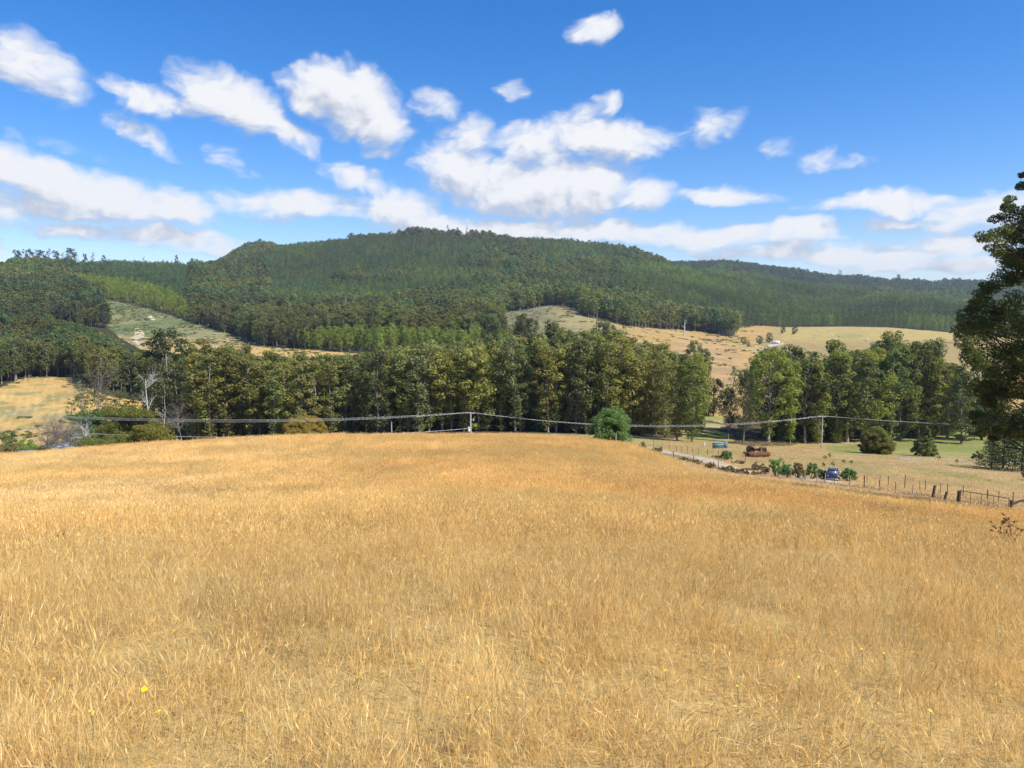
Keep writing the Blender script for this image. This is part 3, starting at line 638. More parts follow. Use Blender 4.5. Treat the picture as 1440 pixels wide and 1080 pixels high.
def undergrowth():
    g = np.random.default_rng(19); pr = []
    for i in range(4):
        B = MB()
        for _ in range(9): c = np.array([g.normal(0, .8), g.normal(0, .8), g.uniform(.3, 2.2)]); B.leaves(clump_points(g, c, .75, 26, .8), .42, 0, .4, .5, g, c)
        pr.append(proto('undergrowth', B.mesh('undergrowth', [M_LEAF_I])))
    n = 5200; y = g.uniform(226, 300, n); u = g.uniform(258, 1352, n); k = ((u < 975) | (u > 1078)) & ~((u > 905) & (y < 255) & (u < 1000)); y += np.where(u > 1078, 10 + (u - 1078) * .12, 0)
    k &= (fbm(u / 25, y / 9, 3, 411) > -.12)
    y = y[k]; u = u[k]; n = len(u); x = (u - CX) / F * y; z = ground(x, y); s_ = g.uniform(.4, 1.25, n)
    t = np.array([.55, .62, .55])[None] * g.uniform(.6, 1.3, (n, 1)); br = g.uniform(size=n) < .2; t[br] *= (1.8, 1.3, 1.1)
    scatter('undergrowth', np.stack([x, y, z], 1), np.stack([x * 0, x * 0, g.uniform(0, 6, n)], 1), np.stack([s_, s_, s_ * g.uniform(.6, 1.2, n)], 1), g.integers(0, 4, n), t, pr, 'dark undergrowth filling the foot of the tree belts', 'undergrowth')
undergrowth()
# ------------------------------------------------------------------ grass
def grass_mat():
    m, nt, b = mat('dry_grass', .7, .15); L = nt.links.new
    at = nd(nt, 'ShaderNodeAttribute'); at.attribute_type = 'INSTANCER'; at.attribute_name = 'tint'
    ve = nd(nt, 'ShaderNodeAttribute'); ve.attribute_name = 'tone'
    geo = nd(nt, 'ShaderNodeNewGeometry'); cr = nd(nt, 'ShaderNodeValToRGB'); e = cr.color_ramp.elements
    e[0].color = (.60, .41, .17, 1); e[1].color = (.90, .76, .50, 1); e[0].position = 0; q = e.new(.3); q.color = (.78, .58, .27, 1); q = e.new(.75); q.color = (.84, .66, .34, 1); q = e.new(.94); q.color = (.92, .80, .54, 1)
    L(geo.outputs['Random Per Island'], cr.inputs[0])
    m1 = nd(nt, 'ShaderNodeVectorMath'); m1.operation = 'MULTIPLY'; L(cr.outputs[0], m1.inputs[0]); L(at.outputs['Color'], m1.inputs[1])
    m2 = nd(nt, 'ShaderNodeVectorMath'); m2.operation = 'MULTIPLY'; L(m1.outputs[0], m2.inputs[0]); L(ve.outputs['Color'], m2.inputs[1])
    L(m2.outputs[0], b.inputs['Base Color'])
    tr = nd(nt, 'ShaderNodeBsdfTranslucent'); L(m2.outputs[0], tr.inputs[0]); ms = nd(nt, 'ShaderNodeMixShader'); ms.inputs[0].default_value = .35
    L(b.outputs[0], ms.inputs[1]); L(tr.outputs[0], ms.inputs[2]); L(ms.outputs[0], nt.nodes['Material Output'].inputs[0])
    return m
M_GRASS = grass_mat()
def tuft(seed, nb, rad, h0, h1, w, heads, bend=.35, seg=4, dead=.15):
    g = np.random.default_rng(seed); V = []; Q = []; C = []; n = 0
    for i in range(nb):
        a = g.uniform(0, 6.28); rr = rad * math.sqrt(g.uniform()); px, py = rr * math.cos(a), rr * math.sin(a)
        h = g.uniform(h0, h1) * (1 if g.uniform() > .25 else .6); th = g.uniform(0, 6.28); bd = abs(g.normal(0, bend)) * h
        if g.uniform() < dead: bd = h * g.uniform(.7, 1.4); h *= .55
        ph = g.uniform(0, 6.28); dx, dy = math.cos(ph), math.sin(ph); wb = w * g.uniform(.6, 1.3)
        t = np.linspace(0, 1, seg); cx = px + math.cos(th) * bd * t ** 2; cy = py + math.sin(th) * bd * t ** 2; cz = h * t - .04
        ww = wb * (1 - .75 * t)
        head = g.uniform() < heads
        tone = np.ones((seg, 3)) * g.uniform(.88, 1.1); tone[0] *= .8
        L_ = np.stack([cx - dx * ww / 2, cy - dy * ww / 2, cz], 1); R_ = np.stack([cx + dx * ww / 2, cy + dy * ww / 2, cz], 1)
        V += [L_, R_]; C += [tone, tone]
        for k in range(seg - 1): Q.append((n + k, n + seg + k, n + seg + k + 1, n + k + 1))
        n += 2 * seg
        if head:
            hl = g.uniform(.035, .075) * (1 + rad); hw = w * g.uniform(1.6, 2.6)
            d = np.array([cx[-1] - cx[-2], cy[-1] - cy[-2], cz[-1] - cz[-2]]); d /= np.linalg.norm(d) + 1e-9; p = np.array([cx[-1], cy[-1], cz[-1]]) - d * hl * .3
            for (ex, ey) in ((dx, dy), (-dy, dx)):
                sd = np.array([ex, ey, 0]) * hw / 2
                V.append(np.array([p, p + d * hl * .4 + sd, p + d * hl, p + d * hl * .4 - sd])); C.append(np.ones((4, 3)) * g.uniform(1.05, 1.25)); Q.append((n, n + 1, n + 2, n + 3)); n += 4
    V = np.concatenate(V); C = np.concatenate(C); C = np.concatenate([C, np.ones((len(C), 1))], 1)
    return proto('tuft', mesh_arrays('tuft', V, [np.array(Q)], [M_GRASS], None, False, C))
def grass():
    g = np.random.default_rng(21)
    tn = [tuft(600 + i, 95, .24, .10, .29, .0024, .28, dead=.35) for i in range(5)] + [tuft(606, 50, .2, .2, .42, .0028, .55, .25), tuft(607, 60, .28, .1, .26, .003, .05, .8, dead=.5)]
    tm = [tuft(620 + i, 85, .32, .15, .33, .0047, .35, seg=3) for i in range(4)] + [tuft(626, 55, .26, .22, .44, .005, .5, .25, seg=3)]
    tf = [tuft(640 + i, 120, .62, .18, .34, .0085, .3, seg=3) for i in range(4)] + [tuft(646, 90, .5, .24, .42, .009, .4, .25, seg=3)]
    for nm, y0, y1, dens, pr, wide in [('near', 1.2, 10, 30, tn, 62), ('middle', 10, 30, 13, tm, 60), ('outer', 30, 150, 4.2, tf, 62)]:
        az0 = R(wide); area = az0 * (y1 * y1 - y0 * y0); n = int(area * dens)
        if nm == 'outer': n = min(n, 84000)
        r = np.sqrt(g.uniform(y0 * y0, y1 * y1, n)); az = g.uniform(-az0, az0, n)
        if nm == 'outer': r = np.exp(g.uniform(math.log(y0), math.log(y1), n)) ** 1.0 * 1.0
        x = r * np.sin(az); y = r * np.cos(az)
        z = ground(x, y); u, v = proj(x, y, z)
        f1 = fbm(x / 7, y / 7, 3, 201); f2 = fbm(x / 2.4, y / 2.4, 3, 211); f3 = fbm(x / 22, y / 22, 3, 221); f4 = fbm(x / 1.1, y / 1.1, 2, 231)
        far_side = y > 100
        keep = np.ones(n, bool)
        if nm == 'outer':
            edge = np.interp(u, [-400, 850, 900, 960, 1000, 1080, 1200, 1320, 1440, 2000], [125, 120, 95, 74, 68, 62, 58, 55, 52, 90])
            keep &= y < edge
        thin = sstep(.16, .3, f2 + .4 * f1); keep &= g.uniform(size=n) > thin * .55
        tint = np.ones((n, 3)); tint *= (1 + .28 * f1 + .26 * f2)[:, None]
        pale = sstep(.05, .25, f3 + .3 * f2)[:, None]; tint = tint * (1 - pale) + tint * np.array([1.06, 1.1, 1.25]) * pale
        brown = sstep(.06, .24, -f3 - .25 * f1)[:, None] * .35; tint = tint * (1 - brown) + tint * np.array([.95, .87, .78]) * brown
        kn = (sstep(58, 72, y) * (u < 1000))[:, None]; tint = tint * (1 - kn * .9) + tint * np.array([.99, .95, .92]) * kn * .9
        grn = sstep(.22, .32, fbm(x / 5 + 40, y / 3, 3, 241))[:, None] * .5; tint = tint * (1 - grn) + tint * np.array([.72, .85, .9]) * grn
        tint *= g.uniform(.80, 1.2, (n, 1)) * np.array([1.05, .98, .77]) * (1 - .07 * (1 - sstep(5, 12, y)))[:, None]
        flat = .8 * sstep(.22, .36, fbm(x / 3.2 + 7, y / 3.2, 3, 281))
        h = 1 + .7 * f1 + .65 * f2 + .5 * f4
        h = np.clip(h * (1 - .25 * flat), .35, 1.6) * g.uniform(.8, 1.2, n)
        w = 1 + (.35 if nm == 'outer' else 0) * sstep(40, 110, y)
        S = np.stack([w * g.uniform(.9, 1.2, n), w * g.uniform(.9, 1.2, n), h], 1)
        lean = fbm(x / 4, y / 4, 2, 251) * .8 * (1 + 2.2 * flat)
        rot = np.stack([lean + g.normal(0, .10, n), fbm(x / 4 + 9, y / 4, 2, 261) * .8 + flat * .75 * np.sign(fbm(x / 9, y / 9, 1, 271)) + g.normal(0, .12, n), g.uniform(0, 6.28, n)], 1)
        k = np.nonzero(keep)[0]; P = np.stack([x, y, z], 1)
        idx = g.integers(0, len(pr), len(k))
        print('grass', nm, len(k))
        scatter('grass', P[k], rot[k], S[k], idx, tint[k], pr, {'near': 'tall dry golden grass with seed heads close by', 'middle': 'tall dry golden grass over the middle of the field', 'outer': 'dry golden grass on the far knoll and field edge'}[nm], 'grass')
grass()
HZ0, HZ1 = -140.0, 345.0
PX = 1 / F
# ------------------------------------------------------------------ track, creek path
def ribbon(name, pts, width, m, label, lift=.06, kind='structure'):
    P = np.array([place(u, Y) for u, Y in pts])[:, :2]
    d = np.concatenate([[0], np.cumsum(np.hypot(*np.diff(P, axis=0).T))]); s = np.arange(0, d[-1], .8)
    X = pchip(d, P[:, 0], s); Y = pchip(d, P[:, 1], s); tx = np.gradient(X); ty = np.gradient(Y); l = np.hypot(tx, ty); nx, ny = -ty / l, tx / l
    k = 9; V = []
    for i, o in enumerate(np.linspace(-.5, .5, k)):
        w = width * (1 + .25 * fbm(s / 5, s * 0 + (0 if o < 0 else 9), 2, 7)); x = X + nx * o * w; y = Y + ny * o * w
        V.append(np.stack([x, y, ground(x, y) + lift * (1.0 - abs(2 * o) ** 6 * 1.6)], 1))
    V = np.stack(V, 1); n = len(s); i = np.arange(n - 1)[:, None] * k; j = np.arange(k - 1)[None, :]
    q = np.stack([i + j, i + j + 1, i + k + j + 1, i + k + j], -1).reshape(-1, 4)
    me = mesh_arrays(name, V.reshape(-1, 3), [q], [m], None, True); tag(link(name, me), label, kind=kind)
M_DIRT = noise_mat('pale_dirt', (.33, .26, .18), (.56, .46, .34), .8, .95, .05, bump=.3, c3=(.46, .37, .26))
M_GREYDIRT = noise_mat('grey_gravel', (.28, .27, .26), (.45, .44, .42), 1.2, .95, .05)
ribbon('dirt_road', [(915, 172), (947, 152), (1000, 128), (1040, 117), (1074, 110), (1113, 102), (1137, 97), (1191, 87.5), (1250, 80), (1327, 71), (1440, 63), (1600, 57), (1900, 52)], 4.4, M_DIRT, 'pale dirt farm track running behind the field edge to the gate')
ribbon('gravel_path', [(1262, 172), (1320, 176), (1350, 179), (1380, 181), (1420, 184), (1600, 190)], 2.2, M_GREYDIRT, 'grey gravel strip beyond the brown paddock')

# ------------------------------------------------------------------ timber, wire, fences
M_POST = noise_mat('weathered_timber', (.05, .043, .036), (.15, .125, .10), 5, .9, .1, stretch=(2, 2, .4), bump=.3)
M_POSTL = noise_mat('pale_timber', (.30, .26, .21), (.5, .45, .38), 5, .9, .1, stretch=(2, 2, .4))
M_WIRE = noise_mat('galvanised_wire', (.25, .25, .25), (.4, .4, .4), 5, .5, .4, metal=.6)
M_CABLE = noise_mat('aluminium_cable', (.36, .36, .37), (.48, .48, .48), 1, .35, .5, metal=.3)
M_STEEL = noise_mat('dark_steel', (.05, .05, .05), (.12, .10, .09), 6, .6, .4, metal=.5)
def fence(name, label, posts, group=None, strands=4):
    """posts: (u, Y, height, radius, tilt, material)"""
    b = [place(u, Y) for u, Y, *_ in posts]; o = b[0]
    e = link(name, None, None, o); tag(e, label, 'fence', group); e.empty_display_size = .3
    tops = []
    for (u, Y, h, r, ti, m), p in zip(posts, b):
        q = np.array(p) - np.array(o); B = MB(); n = 5
        P = [q + np.array([ti * h * t, 0, h * t - .35 * (t == 0)]) for t in np.linspace(0, 1, n)]
        B.tube(P, np.linspace(r * 1.06, r * .94, n), 8); link('post', B.mesh('post', [m], True), e); tops.append((q, h, ti))
    for k in range(strands):
        B = MB(); f = .2 + .7 * k / max(1, strands - 1)
        for (q0, h0, t0), (q1, h1, t1) in zip(tops[:-1], tops[1:]):
            hh = min(1.1, h0); h2 = min(1.1, h1); a = q0 + np.array([t0 * hh * f, 0, hh * f]); c = q1 + np.array([t1 * h2 * f, 0, h2 * f])
            B.tube([a + (c - a) * t - np.array([0, 0, .03 * math.sin(math.pi * t)]) for t in (0, .5, 1)], .0035, 4, cap=False)
        link('wire', B.mesh('wire', [M_WIRE]), e)
    return e
fence('wire_fence', 'wire fence on the near verge of the dirt track, thick dark posts by the gate',
      [(1148, 91, 1.15, .045, 0, M_POSTL), (1160, 89, 1.1, .05, .02, M_POSTL), (1173, 86.5, 1.15, .04, 0, M_POST), (1195, 81, 1.2, .06, .0, M_POSTL), (1215, 77, 1.4, .06, 0, M_POST), (1236, 74, 1.15, .035, 0, M_POST), (1259, 70.5, 1.2, .04, 0, M_POST), (1283, 67.5, 1.15, .045, .03, M_POSTL), (1311, 64, 1.32, .115, .12, M_POST), (1327, 62.3, .95, .10, .22, M_POST), (1347, 60, 1.25, .15, .05, M_POST)])
fence('wire_fence', 'wire fence on the far side of the dirt track below the paddock',
      [(u, Y, h, r, t, M_POST) for u, Y, h, r, t in [(1202, 97, 1.3, .04, 0), (1219, 95, 1.1, .03, 0), (1237, 93, 1.2, .035, .02), (1249, 91, 1.25, .04, 0), (1272, 88, 1.7, .05, .02), (1293, 85, 1.15, .035, 0), (1301, 84, 1.2, .04, 0), (1322, 81.5, 1.1, .035, 0), (1332, 80.5, 1.2, .04, 0), (1354, 78, 1.2, .04, 0), (1388, 74.5, 1.15, .05, 0), (1404, 73, 1.15, .035, 0), (1424, 71, 1.2, .04, 0), (1450, 69, 1.2, .05, 0), (1500, 66, 1.2, .05, 0)]])
fence('wire_fence', 'row of thin fence posts between the sign and the knoll',
      [(u, Y, h, .04, t, M_POST) for u, Y, h, t in [(919, 176, 1.8, 0), (931, 170, 1.4, 0), (941, 165, 1.3, 0), (951, 161, 1.4, .03), (958, 158, 1.2, 0), (966.5, 155, 1.4, 0), (974, 152, 1.2, 0), (982.5, 149, 1.4, -.02), (995, 145, 1.3, 0), (1010, 141, 1.3, 0), (1028, 136, 1.2, 0), (1048, 130, 1.2, 0)]])
fence('wire_fence', 'short fence of pale posts at the crest beside the green bush',
      [(866, 92, 1.5, .07, 0, M_POSTL), (888, 97, 1.3, .07, 0, M_POSTL), (919, 112, 1.7, .09, 0, M_POSTL), (947, 124, 1.5, .07, 0, M_POST), (975, 124, 1.2, .05, 0, M_POST), (1010, 116, 1.2, .05, 0, M_POST), (1060, 107, 1.2, .05, 0, M_POST), (1112, 99, 1.15, .045, 0, M_POSTL), (1132, 95, 1.1, .045, 0, M_POSTL)])
def gate():
    a = np.array(place(1350, 60)); b = np.array(place(1418, 55)); e = link('farm_gate', None, None, tuple(a)); tag(e, 'rusty pipe farm gate between two thick dark posts on the right', 'gate')
    d = b - a; L0 = np.linalg.norm(d[:2]); ux = d / L0; ux[2] = d[2] / L0
    B = MB(); top = lambda t: ux * L0 * t + np.array([0, 0, 1.28 - .12 * t]); bot = lambda t: ux * L0 * t + np.array([0, 0, .18 + .03 * t])
    B.tube([top(t) for t in np.linspace(0, 1, 6)], .028, 8); B.tube([bot(t) for t in np.linspace(0, 1, 6)], .024, 8); B.tube([bot(0), top(0)], .028, 8); B.tube([bot(1), top(1)], .024, 8)
    link('gate_frame', B.mesh('gate_frame', [M_STEEL], True), e)
    for t in (.22, .45, .70):
        B = MB(); B.tube([bot(t), top(t)], .018, 6); link('upright', B.mesh('upright', [M_STEEL], True), e)
    for f in (.28, .52, .76):
        B = MB(); B.tube([bot(t) * (1 - f) + top(t) * f for t in np.linspace(0, 1, 5)], .006, 5); link('gate_wire', B.mesh('gate_wire', [M_WIRE]), e)
    p = place(1422, 54.6); e = link('gate_post', None, None, p); tag(e, 'thick dark gate post with a log brace slanting away from it', 'post')
    B = MB(); B.tube([(0, 0, -.4), (0, 0, .5), (-.02, 0, 1.05)], [.14, .135, .125], 10); link('post', B.mesh('post', [M_POST], True), e)
    B = MB(); B.tube([(.08, 0, .78), (.55, .02, .98), (1.9, .05, 1.15)], [.10, .09, .08], 8); link('brace', B.mesh('brace', [M_POST], True), e)
gate()

# ------------------------------------------------------------------ power line
def pole(label, u, Y, vt, r=.14, arm=True, extras=(), m=None):
    p = place(u, Y); H = atv(u, vt, Y)[2] - p[2]; e = link('power_pole', None, None, p); tag(e, label, 'pole')
    B = MB(); B.tube([(0, 0, -.5), (0, 0, H * .5), (0, 0, H)], [r * 1.15, r, r * .8], 10); link('shaft', B.mesh('shaft', [m or M_POLE], True), e)
    if arm:
        B = MB(); B.box((0, 0, H - .35), (1.9, .12, .12), 0); link('crossarm', B.mesh('crossarm', [M_POSTL]), e)
        for x in (-.85, 0, .85):
            B = MB(); B.tube([(x, 0, H - .28), (x, 0, H - .16), (x, 0, H - .05)], [.05, .09, .05], 8); link('insulator', B.mesh('insulator', [M_PORC], True), e)
    for (n, c, d) in extras:
        B = MB(); B.tube([(c[0], c[1], c[2] + H - d[2] / 2), (c[0], c[1], c[2] + H + d[2] / 2)], d[0] / 2, 12); B.tube([(c[0], c[1], c[2] + H + d[2] / 2), (c[0], c[1], c[2] + H + d[2] / 2 + .18)], .06, 8); B.tube([(0, 0, c[2] + H), tuple(np.array(c) + (0, 0, H))], .05, 6)
        link(n, B.mesh(n, [M_PORC], True), e)
    return np.array(p) + np.array([0, 0, H])
M_POLE = noise_mat('grey_pole_timber', (.34, .33, .32), (.56, .55, .53), 2.5, .85, .1, stretch=(3, 3, .3))
M_PORC = noise_mat('pale_porcelain', (.62, .62, .62), (.78, .78, .78), 3, .35, .5)
TA = pole('grey timber power pole with a white transformer, midway along the crest', 662, 185, 579.5, .20, True, (('transformer', (-.42, -.1, -4.2), (.62, .62, 1.0)), ('fuse_box', (.72, 0, -1.9), (.26, .26, .4))))
TB_ = pole('slim grey power pole standing in the paddock, right of the tractor', 1155, 205, 584.5, .16)
TC = pole('power pole beyond the left end of the field', -230, 128, 566, .16)
TD = pole('power pole far right behind the near dark tree', 1540, 330, 594, .15)
pole('short grey wire-less post on the crest, left of the transformer pole', 551, 176, 593.5, .13, False)
def cable(label, a, b, sag, off=(0, 0, 0), r=.018, n=48):
    a = np.array(a) + off; b = np.array(b) + off; t = np.linspace(0, 1, n)
    P = a[None] + (b - a)[None] * t[:, None]; P[:, 2] -= sag * 4 * t * (1 - t)
    o = np.array(a); B = MB(); B.tube(P - o, r, 6); tag(link('power_cable', B.mesh('power_cable', [M_CABLE], True), None, tuple(o)), label, 'cable', 'overhead power cables')
for k, x in enumerate((-.85, 0, .85)):
    w = ['left', 'middle', 'right'][k]
    cable(f'overhead cable from the {w} insulator, crossing before the long belt to the left', TC, TA, 2.3 + .25 * k, (x, 0, -.05))
    cable(f'overhead cable on the {w} insulators between the transformer pole and paddock pole', TA, TB_, 2.9 + .2 * k, (x, 0, -.05))
    cable(f'overhead cable on the {w} insulator running right from the paddock pole', TB_, TD, 1.6 + .2 * k, (x, 0, -.05), .025)
cable('low cable sagging just above the crest to the transformer', TC + np.array([0, 0, -2.2]), TA + np.array([-.3, 0, -4.0]), 2.9, r=.035)

# ------------------------------------------------------------------ bushes
def bush_mesh(seed, blobs, leaf, per, stem=True, up=.5, flat=1.0, asp=.5):
    """blobs: (x, y, z, r_horizontal, r_vertical)"""
    g = np.random.default_rng(seed); cr = MB(); st = MB()
    for (x, y, z, rh, rv) in blobs:
        nsub = max(4, int(7 * rh * rh / .6 ** 2 * .25)) if rh > 1.2 else 5
        for _ in range(nsub):
            d = g.normal(size=3); d /= np.linalg.norm(d); q = g.uniform(.45, 1) ** .5; c = np.array([x + d[0] * rh * q * .8, y + d[1] * rh * q * .8, max(.1, z + d[2] * rv * q * .8)])
            rr = min(rh, rv) * g.uniform(.3, .6)
            p = clump_points(g, c, rr, int(per * g.uniform(.6, 1.4)), flat); p = p[p[:, 2] > 0]
            cr.leaves(p, leaf, 0, up * .6, asp, g, c)
            if stem and g.uniform() < .4: st.tube([(x * .15, y * .15, -.1), (x * .6, y * .6, c[2] * .5), tuple(c)], [.05 * rh + .02, .03 * rh + .01, .012], 4, cap=False)
    if not st.n: st.tube([(0, 0, -.2), (.05, 0, .5)], [.06, .03], 5)
    return cr, st
def bush(name, label, u, Y, vt, wpx, seed, tint, leaf=.16, per=60, cat='shrub', group=None, shape='round', base=None, nb=9, bark=None, up=.6, dense=1.0):
    p = place(u, Y); H = max(.5, atv(u, vt, Y)[2] - p[2]); W = wpx * Y / F / 2; g = np.random.default_rng(seed); bl = []
    for i in range(nb):
        a = i * 2.4 + g.uniform(-.4, .4); t = (i + .5) / nb
        if shape == 'round': z = H * (.22 + .58 * t); rr = W * .62 * math.sqrt(max(.05, 1 - (t * .95) ** 2)); r = .42
        elif shape == 'cone': z = H * (.10 + .84 * t); rr = W * .62 * (1 - t) ** .85; r = .44 * (1 - .72 * t) + .03
        elif shape == 'dome': z = H * (.18 + .62 * t); rr = W * .66 * math.sqrt(max(.04, 1 - t * t)); r = .42
        elif shape == 'low': z = H * g.uniform(.25, .7); rr = W * g.uniform(.1, .8); r = .3
        rw = W * r; bl.append((rr * math.cos(a), rr * math.sin(a), min(z, H - min(rw, H * .2) * .9), rw, min(rw, H * (.24 if shape != 'cone' else .16))))
    cr, st = bush_mesh(seed, bl, leaf, int(per * dense), flat=.8, up=up)
    e = link(name, None, None, p); tag(e, label, cat, group); c = link('foliage', cr.mesh('foliage', [M_LEAF]), e); c.color = (*tint, 1); link('stem', st.mesh('stem', [bark or M_BARKD], True), e)
    return e
def bt(r, g, b): return (r * 1.5 / .13, g * 1.5 / .145, b * 1.5 / .055)     # leaf colour given as albedo
bush('willow_bush', 'big round green bush on the crest right of the middle', 857, 108, 571, 66, 31, bt(.085, .14, .042), .22, 210, 'bush', nb=22)
bush('golden_wattle', 'rounded golden-olive tree at the crest before the long belt', 428, 190, 584, 70, 32, bt(.17, .125, .025), .38, 170, 'tree', shape='dome', nb=20)
bush('cypress', 'dark olive round cypress on the paddock, wider than tall', 1232, 192, 600, 46, 33, bt(.10, .10, .022), .34, 170, 'tree', shape='dome', nb=18)
bush('conifer', 'pointed dark green conifer right of the round cypress', 1300, 188, 597, 38, 34, bt(.08, .10, .028), .3, 150, 'tree', shape='cone', nb=22)
bush('shrub', 'small lone shrub on the gravel strip past the conifer', 1374, 178, 634, 16, 35, bt(.08, .10, .04), .2, 90)
bush('shrub', 'bright green shrub above the dirt track below the sign', 1021, 134, 632, 18, 36, bt(.09, .15, .05), .18, 120)
for k, (u, Y, vt, w, c, lb, sh) in enumerate([
    (1092, 106, 642, 30, (.07, .15, .045), 'largest bright green shrub on the track, left of three', 'round'), (1108, 104, 651, 22, (.08, .16, .05), 'bright green shrub touching the largest one on its right', 'round'),
    (1122, 101, 648, 22, (.13, .10, .05), 'brown leafy shrub between the bright green shrubs', 'round'), (1143, 98, 650, 24, (.07, .13, .045), 'green shrub above the track left of the blue car', 'round'),
    (1157, 98, 659, 14, (.07, .11, .045), 'low green shrub against the left side of the blue car', 'round'), (1193, 96, 658, 26, (.065, .13, .045), 'green shrub against the right side of the blue car', 'round'),
    (1012, 137, 646, 26, (.13, .10, .06), 'brown bramble below the grey sign', 'low'), (1040, 128, 648, 26, (.14, .10, .06), 'brown bramble right of the bright green shrub', 'low'), (1062, 120, 650, 26, (.15, .11, .07), 'dry brown bramble left of the largest green shrub', 'low'), (1076, 113, 654, 16, (.13, .10, .06), 'small dry bramble at the foot of the largest green shrub', 'low'),
    (905, 128, 617, 22, (.14, .12, .05), 'brown-green bramble right of the big round bush', 'low'), (922, 130, 625, 20, (.12, .11, .045), 'bramble beside the pale post past the big round bush', 'low'),
    (960, 126, 643, 24, (.11, .11, .045), 'leftmost bramble along the near side of the track', 'low'), (978, 123, 646, 28, (.13, .10, .05), 'second bramble from the left along the near side of the track', 'low'), (998, 116, 650, 32, (.16, .09, .05), 'reddish bramble along the near side of the track', 'low'), (1020, 112, 653, 30, (.14, .11, .04), 'yellowish bramble right of the reddish one', 'low'), (1040, 108, 657, 28, (.12, .09, .05), 'brown bramble near the middle of the track edge', 'low'), (1060, 105, 661, 28, (.13, .09, .05), 'rightmost bramble before the field edge meets the track', 'low'),
    (8, 108, 598, 40, (.06, .10, .03), 'tall green bush at the left edge of the picture', 'round'), (30, 106, 612, 44, (.12, .17, .04), 'bright yellow-green bush near the left edge', 'low'), (14, 100, 620, 50, (.14, .12, .06), 'brownish low bush at the left edge beside the roof', 'low'), (62, 110, 621, 30, (.10, .10, .05), 'small dull bush left of the green roof', 'low'),
    (1447, 120, 655, 30, (.08, .10, .04), 'shrub at the far right edge under the near tree', 'low')]):
    bush('shrub', lb, u, Y, vt, w, 700 + k, bt(*c), .15, 85, 'shrub', nb=10 if sh == 'round' else 12, shape=sh, group='shrubs and brambles')
# rough weeds dotted over the paddock
for k, (u, v) in enumerate([(1171, 655), (1186, 652), (1197, 653), (1158, 656), (1160, 646), (1166, 643), (1046, 640), (1066, 641), (1320, 646), (1345, 651), (1375, 655), (1408, 652)]):
    x, y, z = hit(u, v, 100, 260); e = bush('weed', f'dark dry weed in the brown paddock, {["first","second","third","fourth","fifth","sixth","seventh","eighth","ninth","tenth","eleventh","twelfth"][k]} counted from below the paddock pole', u, y, v - 6.5, 6, 800 + k, bt(.12, .08, .05), .12, 25, 'weed', 'dry weeds in the paddock', 'round', nb=4)

# pines at the right behind the near tree
PINE = tree_data('pine', M_LEAF, M_BARKD, seed=901, h=10, cb=.06, rad=3.0, nl=52, per=90, leaf=.26, trunk_r=.16, shape='cone', clr=.1, flat=.4)
for u, Y, vt, lb, w in [(1437, 146, 566, 'tallest blue-green pine under the near dark tree', 1.1), (1410, 150, 582, 'blue-green pine just left of the tallest pine', 1.0), (1394, 156, 610, 'smallest blue-green pine, leftmost of the pines', 1.1), (1475, 150, 560, 'blue-green pine at the right edge behind the near tree', 1.1)]:
    x, y, z = place(u, Y); H = atv(u, vt, Y)[2] - z; make_tree('pine_tree', PINE, (x, y, z), H / 10, None, lb, 'pine', 'pines at the right', bt(.045, .068, .035), w)

# flat-topped old wattles at the left
def plate_tree(label, u0, Y, plates, seed, tint, leaf=.26, per=170, name='wattle_tree', dead=0):
    p = np.array(place(u0, Y)); g = np.random.default_rng(seed); cr = MB(); st = MB(); fork = np.array([0, 0, 1.0])
    for (u, v, dY, rp, rv) in plates:
        q = np.array(atv(u, v, Y + dY)) - p; rh = rp * Y / F; rz = rv * Y / F
        n = max(5, int(rh * 11))
        for _ in range(n):
            a = g.uniform(0, 6.28); t = math.sqrt(g.uniform()); c = q + np.array([math.cos(a) * rh * t, math.sin(a) * rh * t * .8, g.normal(0, rz * .45)])
            if c[2] < .5: c[2] = .5 + g.uniform(0, .4)
            cr.leaves(clump_points(g, c, max(.8, rz * 1.0), per, .55), leaf * 1.15, 0, .5, .5, g, c)
            if g.uniform() < .2:
                m = fork + (c - fork) * np.array([.5, .5, .42]); st.tube([fork * .8, m, c - np.array([0, 0, rz * .3])], [.20, .10, .03], 5, cap=False)
    st.tube([(0, 0, -.4), (.1, 0, .6), tuple(fork)], [.45, .36, .3], 8)
    e = link(name, None, None, tuple(p)); tag(e, label, 'tree', 'old wattles behind the crest at the left')
    c = link('crown', cr.mesh('crown', [M_LEAF]), e); c.color = (*tint, 1); link('trunk', st.mesh('trunk', [M_BARKD], True), e)
    for k in range(dead):
        B = MB(); branch(B, g, np.array([-.5 - .8 * k, 0, 1.2]), np.array([-.9, g.uniform(-.5, .1), .55 + .25 * k]), 5.2, .17, 4); link('dead_branch', B.mesh('dead_branch', [M_DEAD], True), e)
    return e
def branch(B, g, p, d, L_, r, depth):
    d = d / np.linalg.norm(d); n = 4; P = [p]
    for i in range(n): d = d + g.normal(0, .16, 3); d /= np.linalg.norm(d); P.append(P[-1] + d * L_ / n)
    B.tube(P, np.linspace(r, r * .45, n + 1), 5 if depth > 2 else 4)
    if depth <= 1: return
    for i in range(1, n + 1):
        for _ in range(1 if i < n else 2):
            dd = d + g.normal(0, .65, 3) + np.array([0, 0, .2]); branch(B, g, P[i], dd, L_ * g.uniform(.4, .62), r * .45, depth - 1)
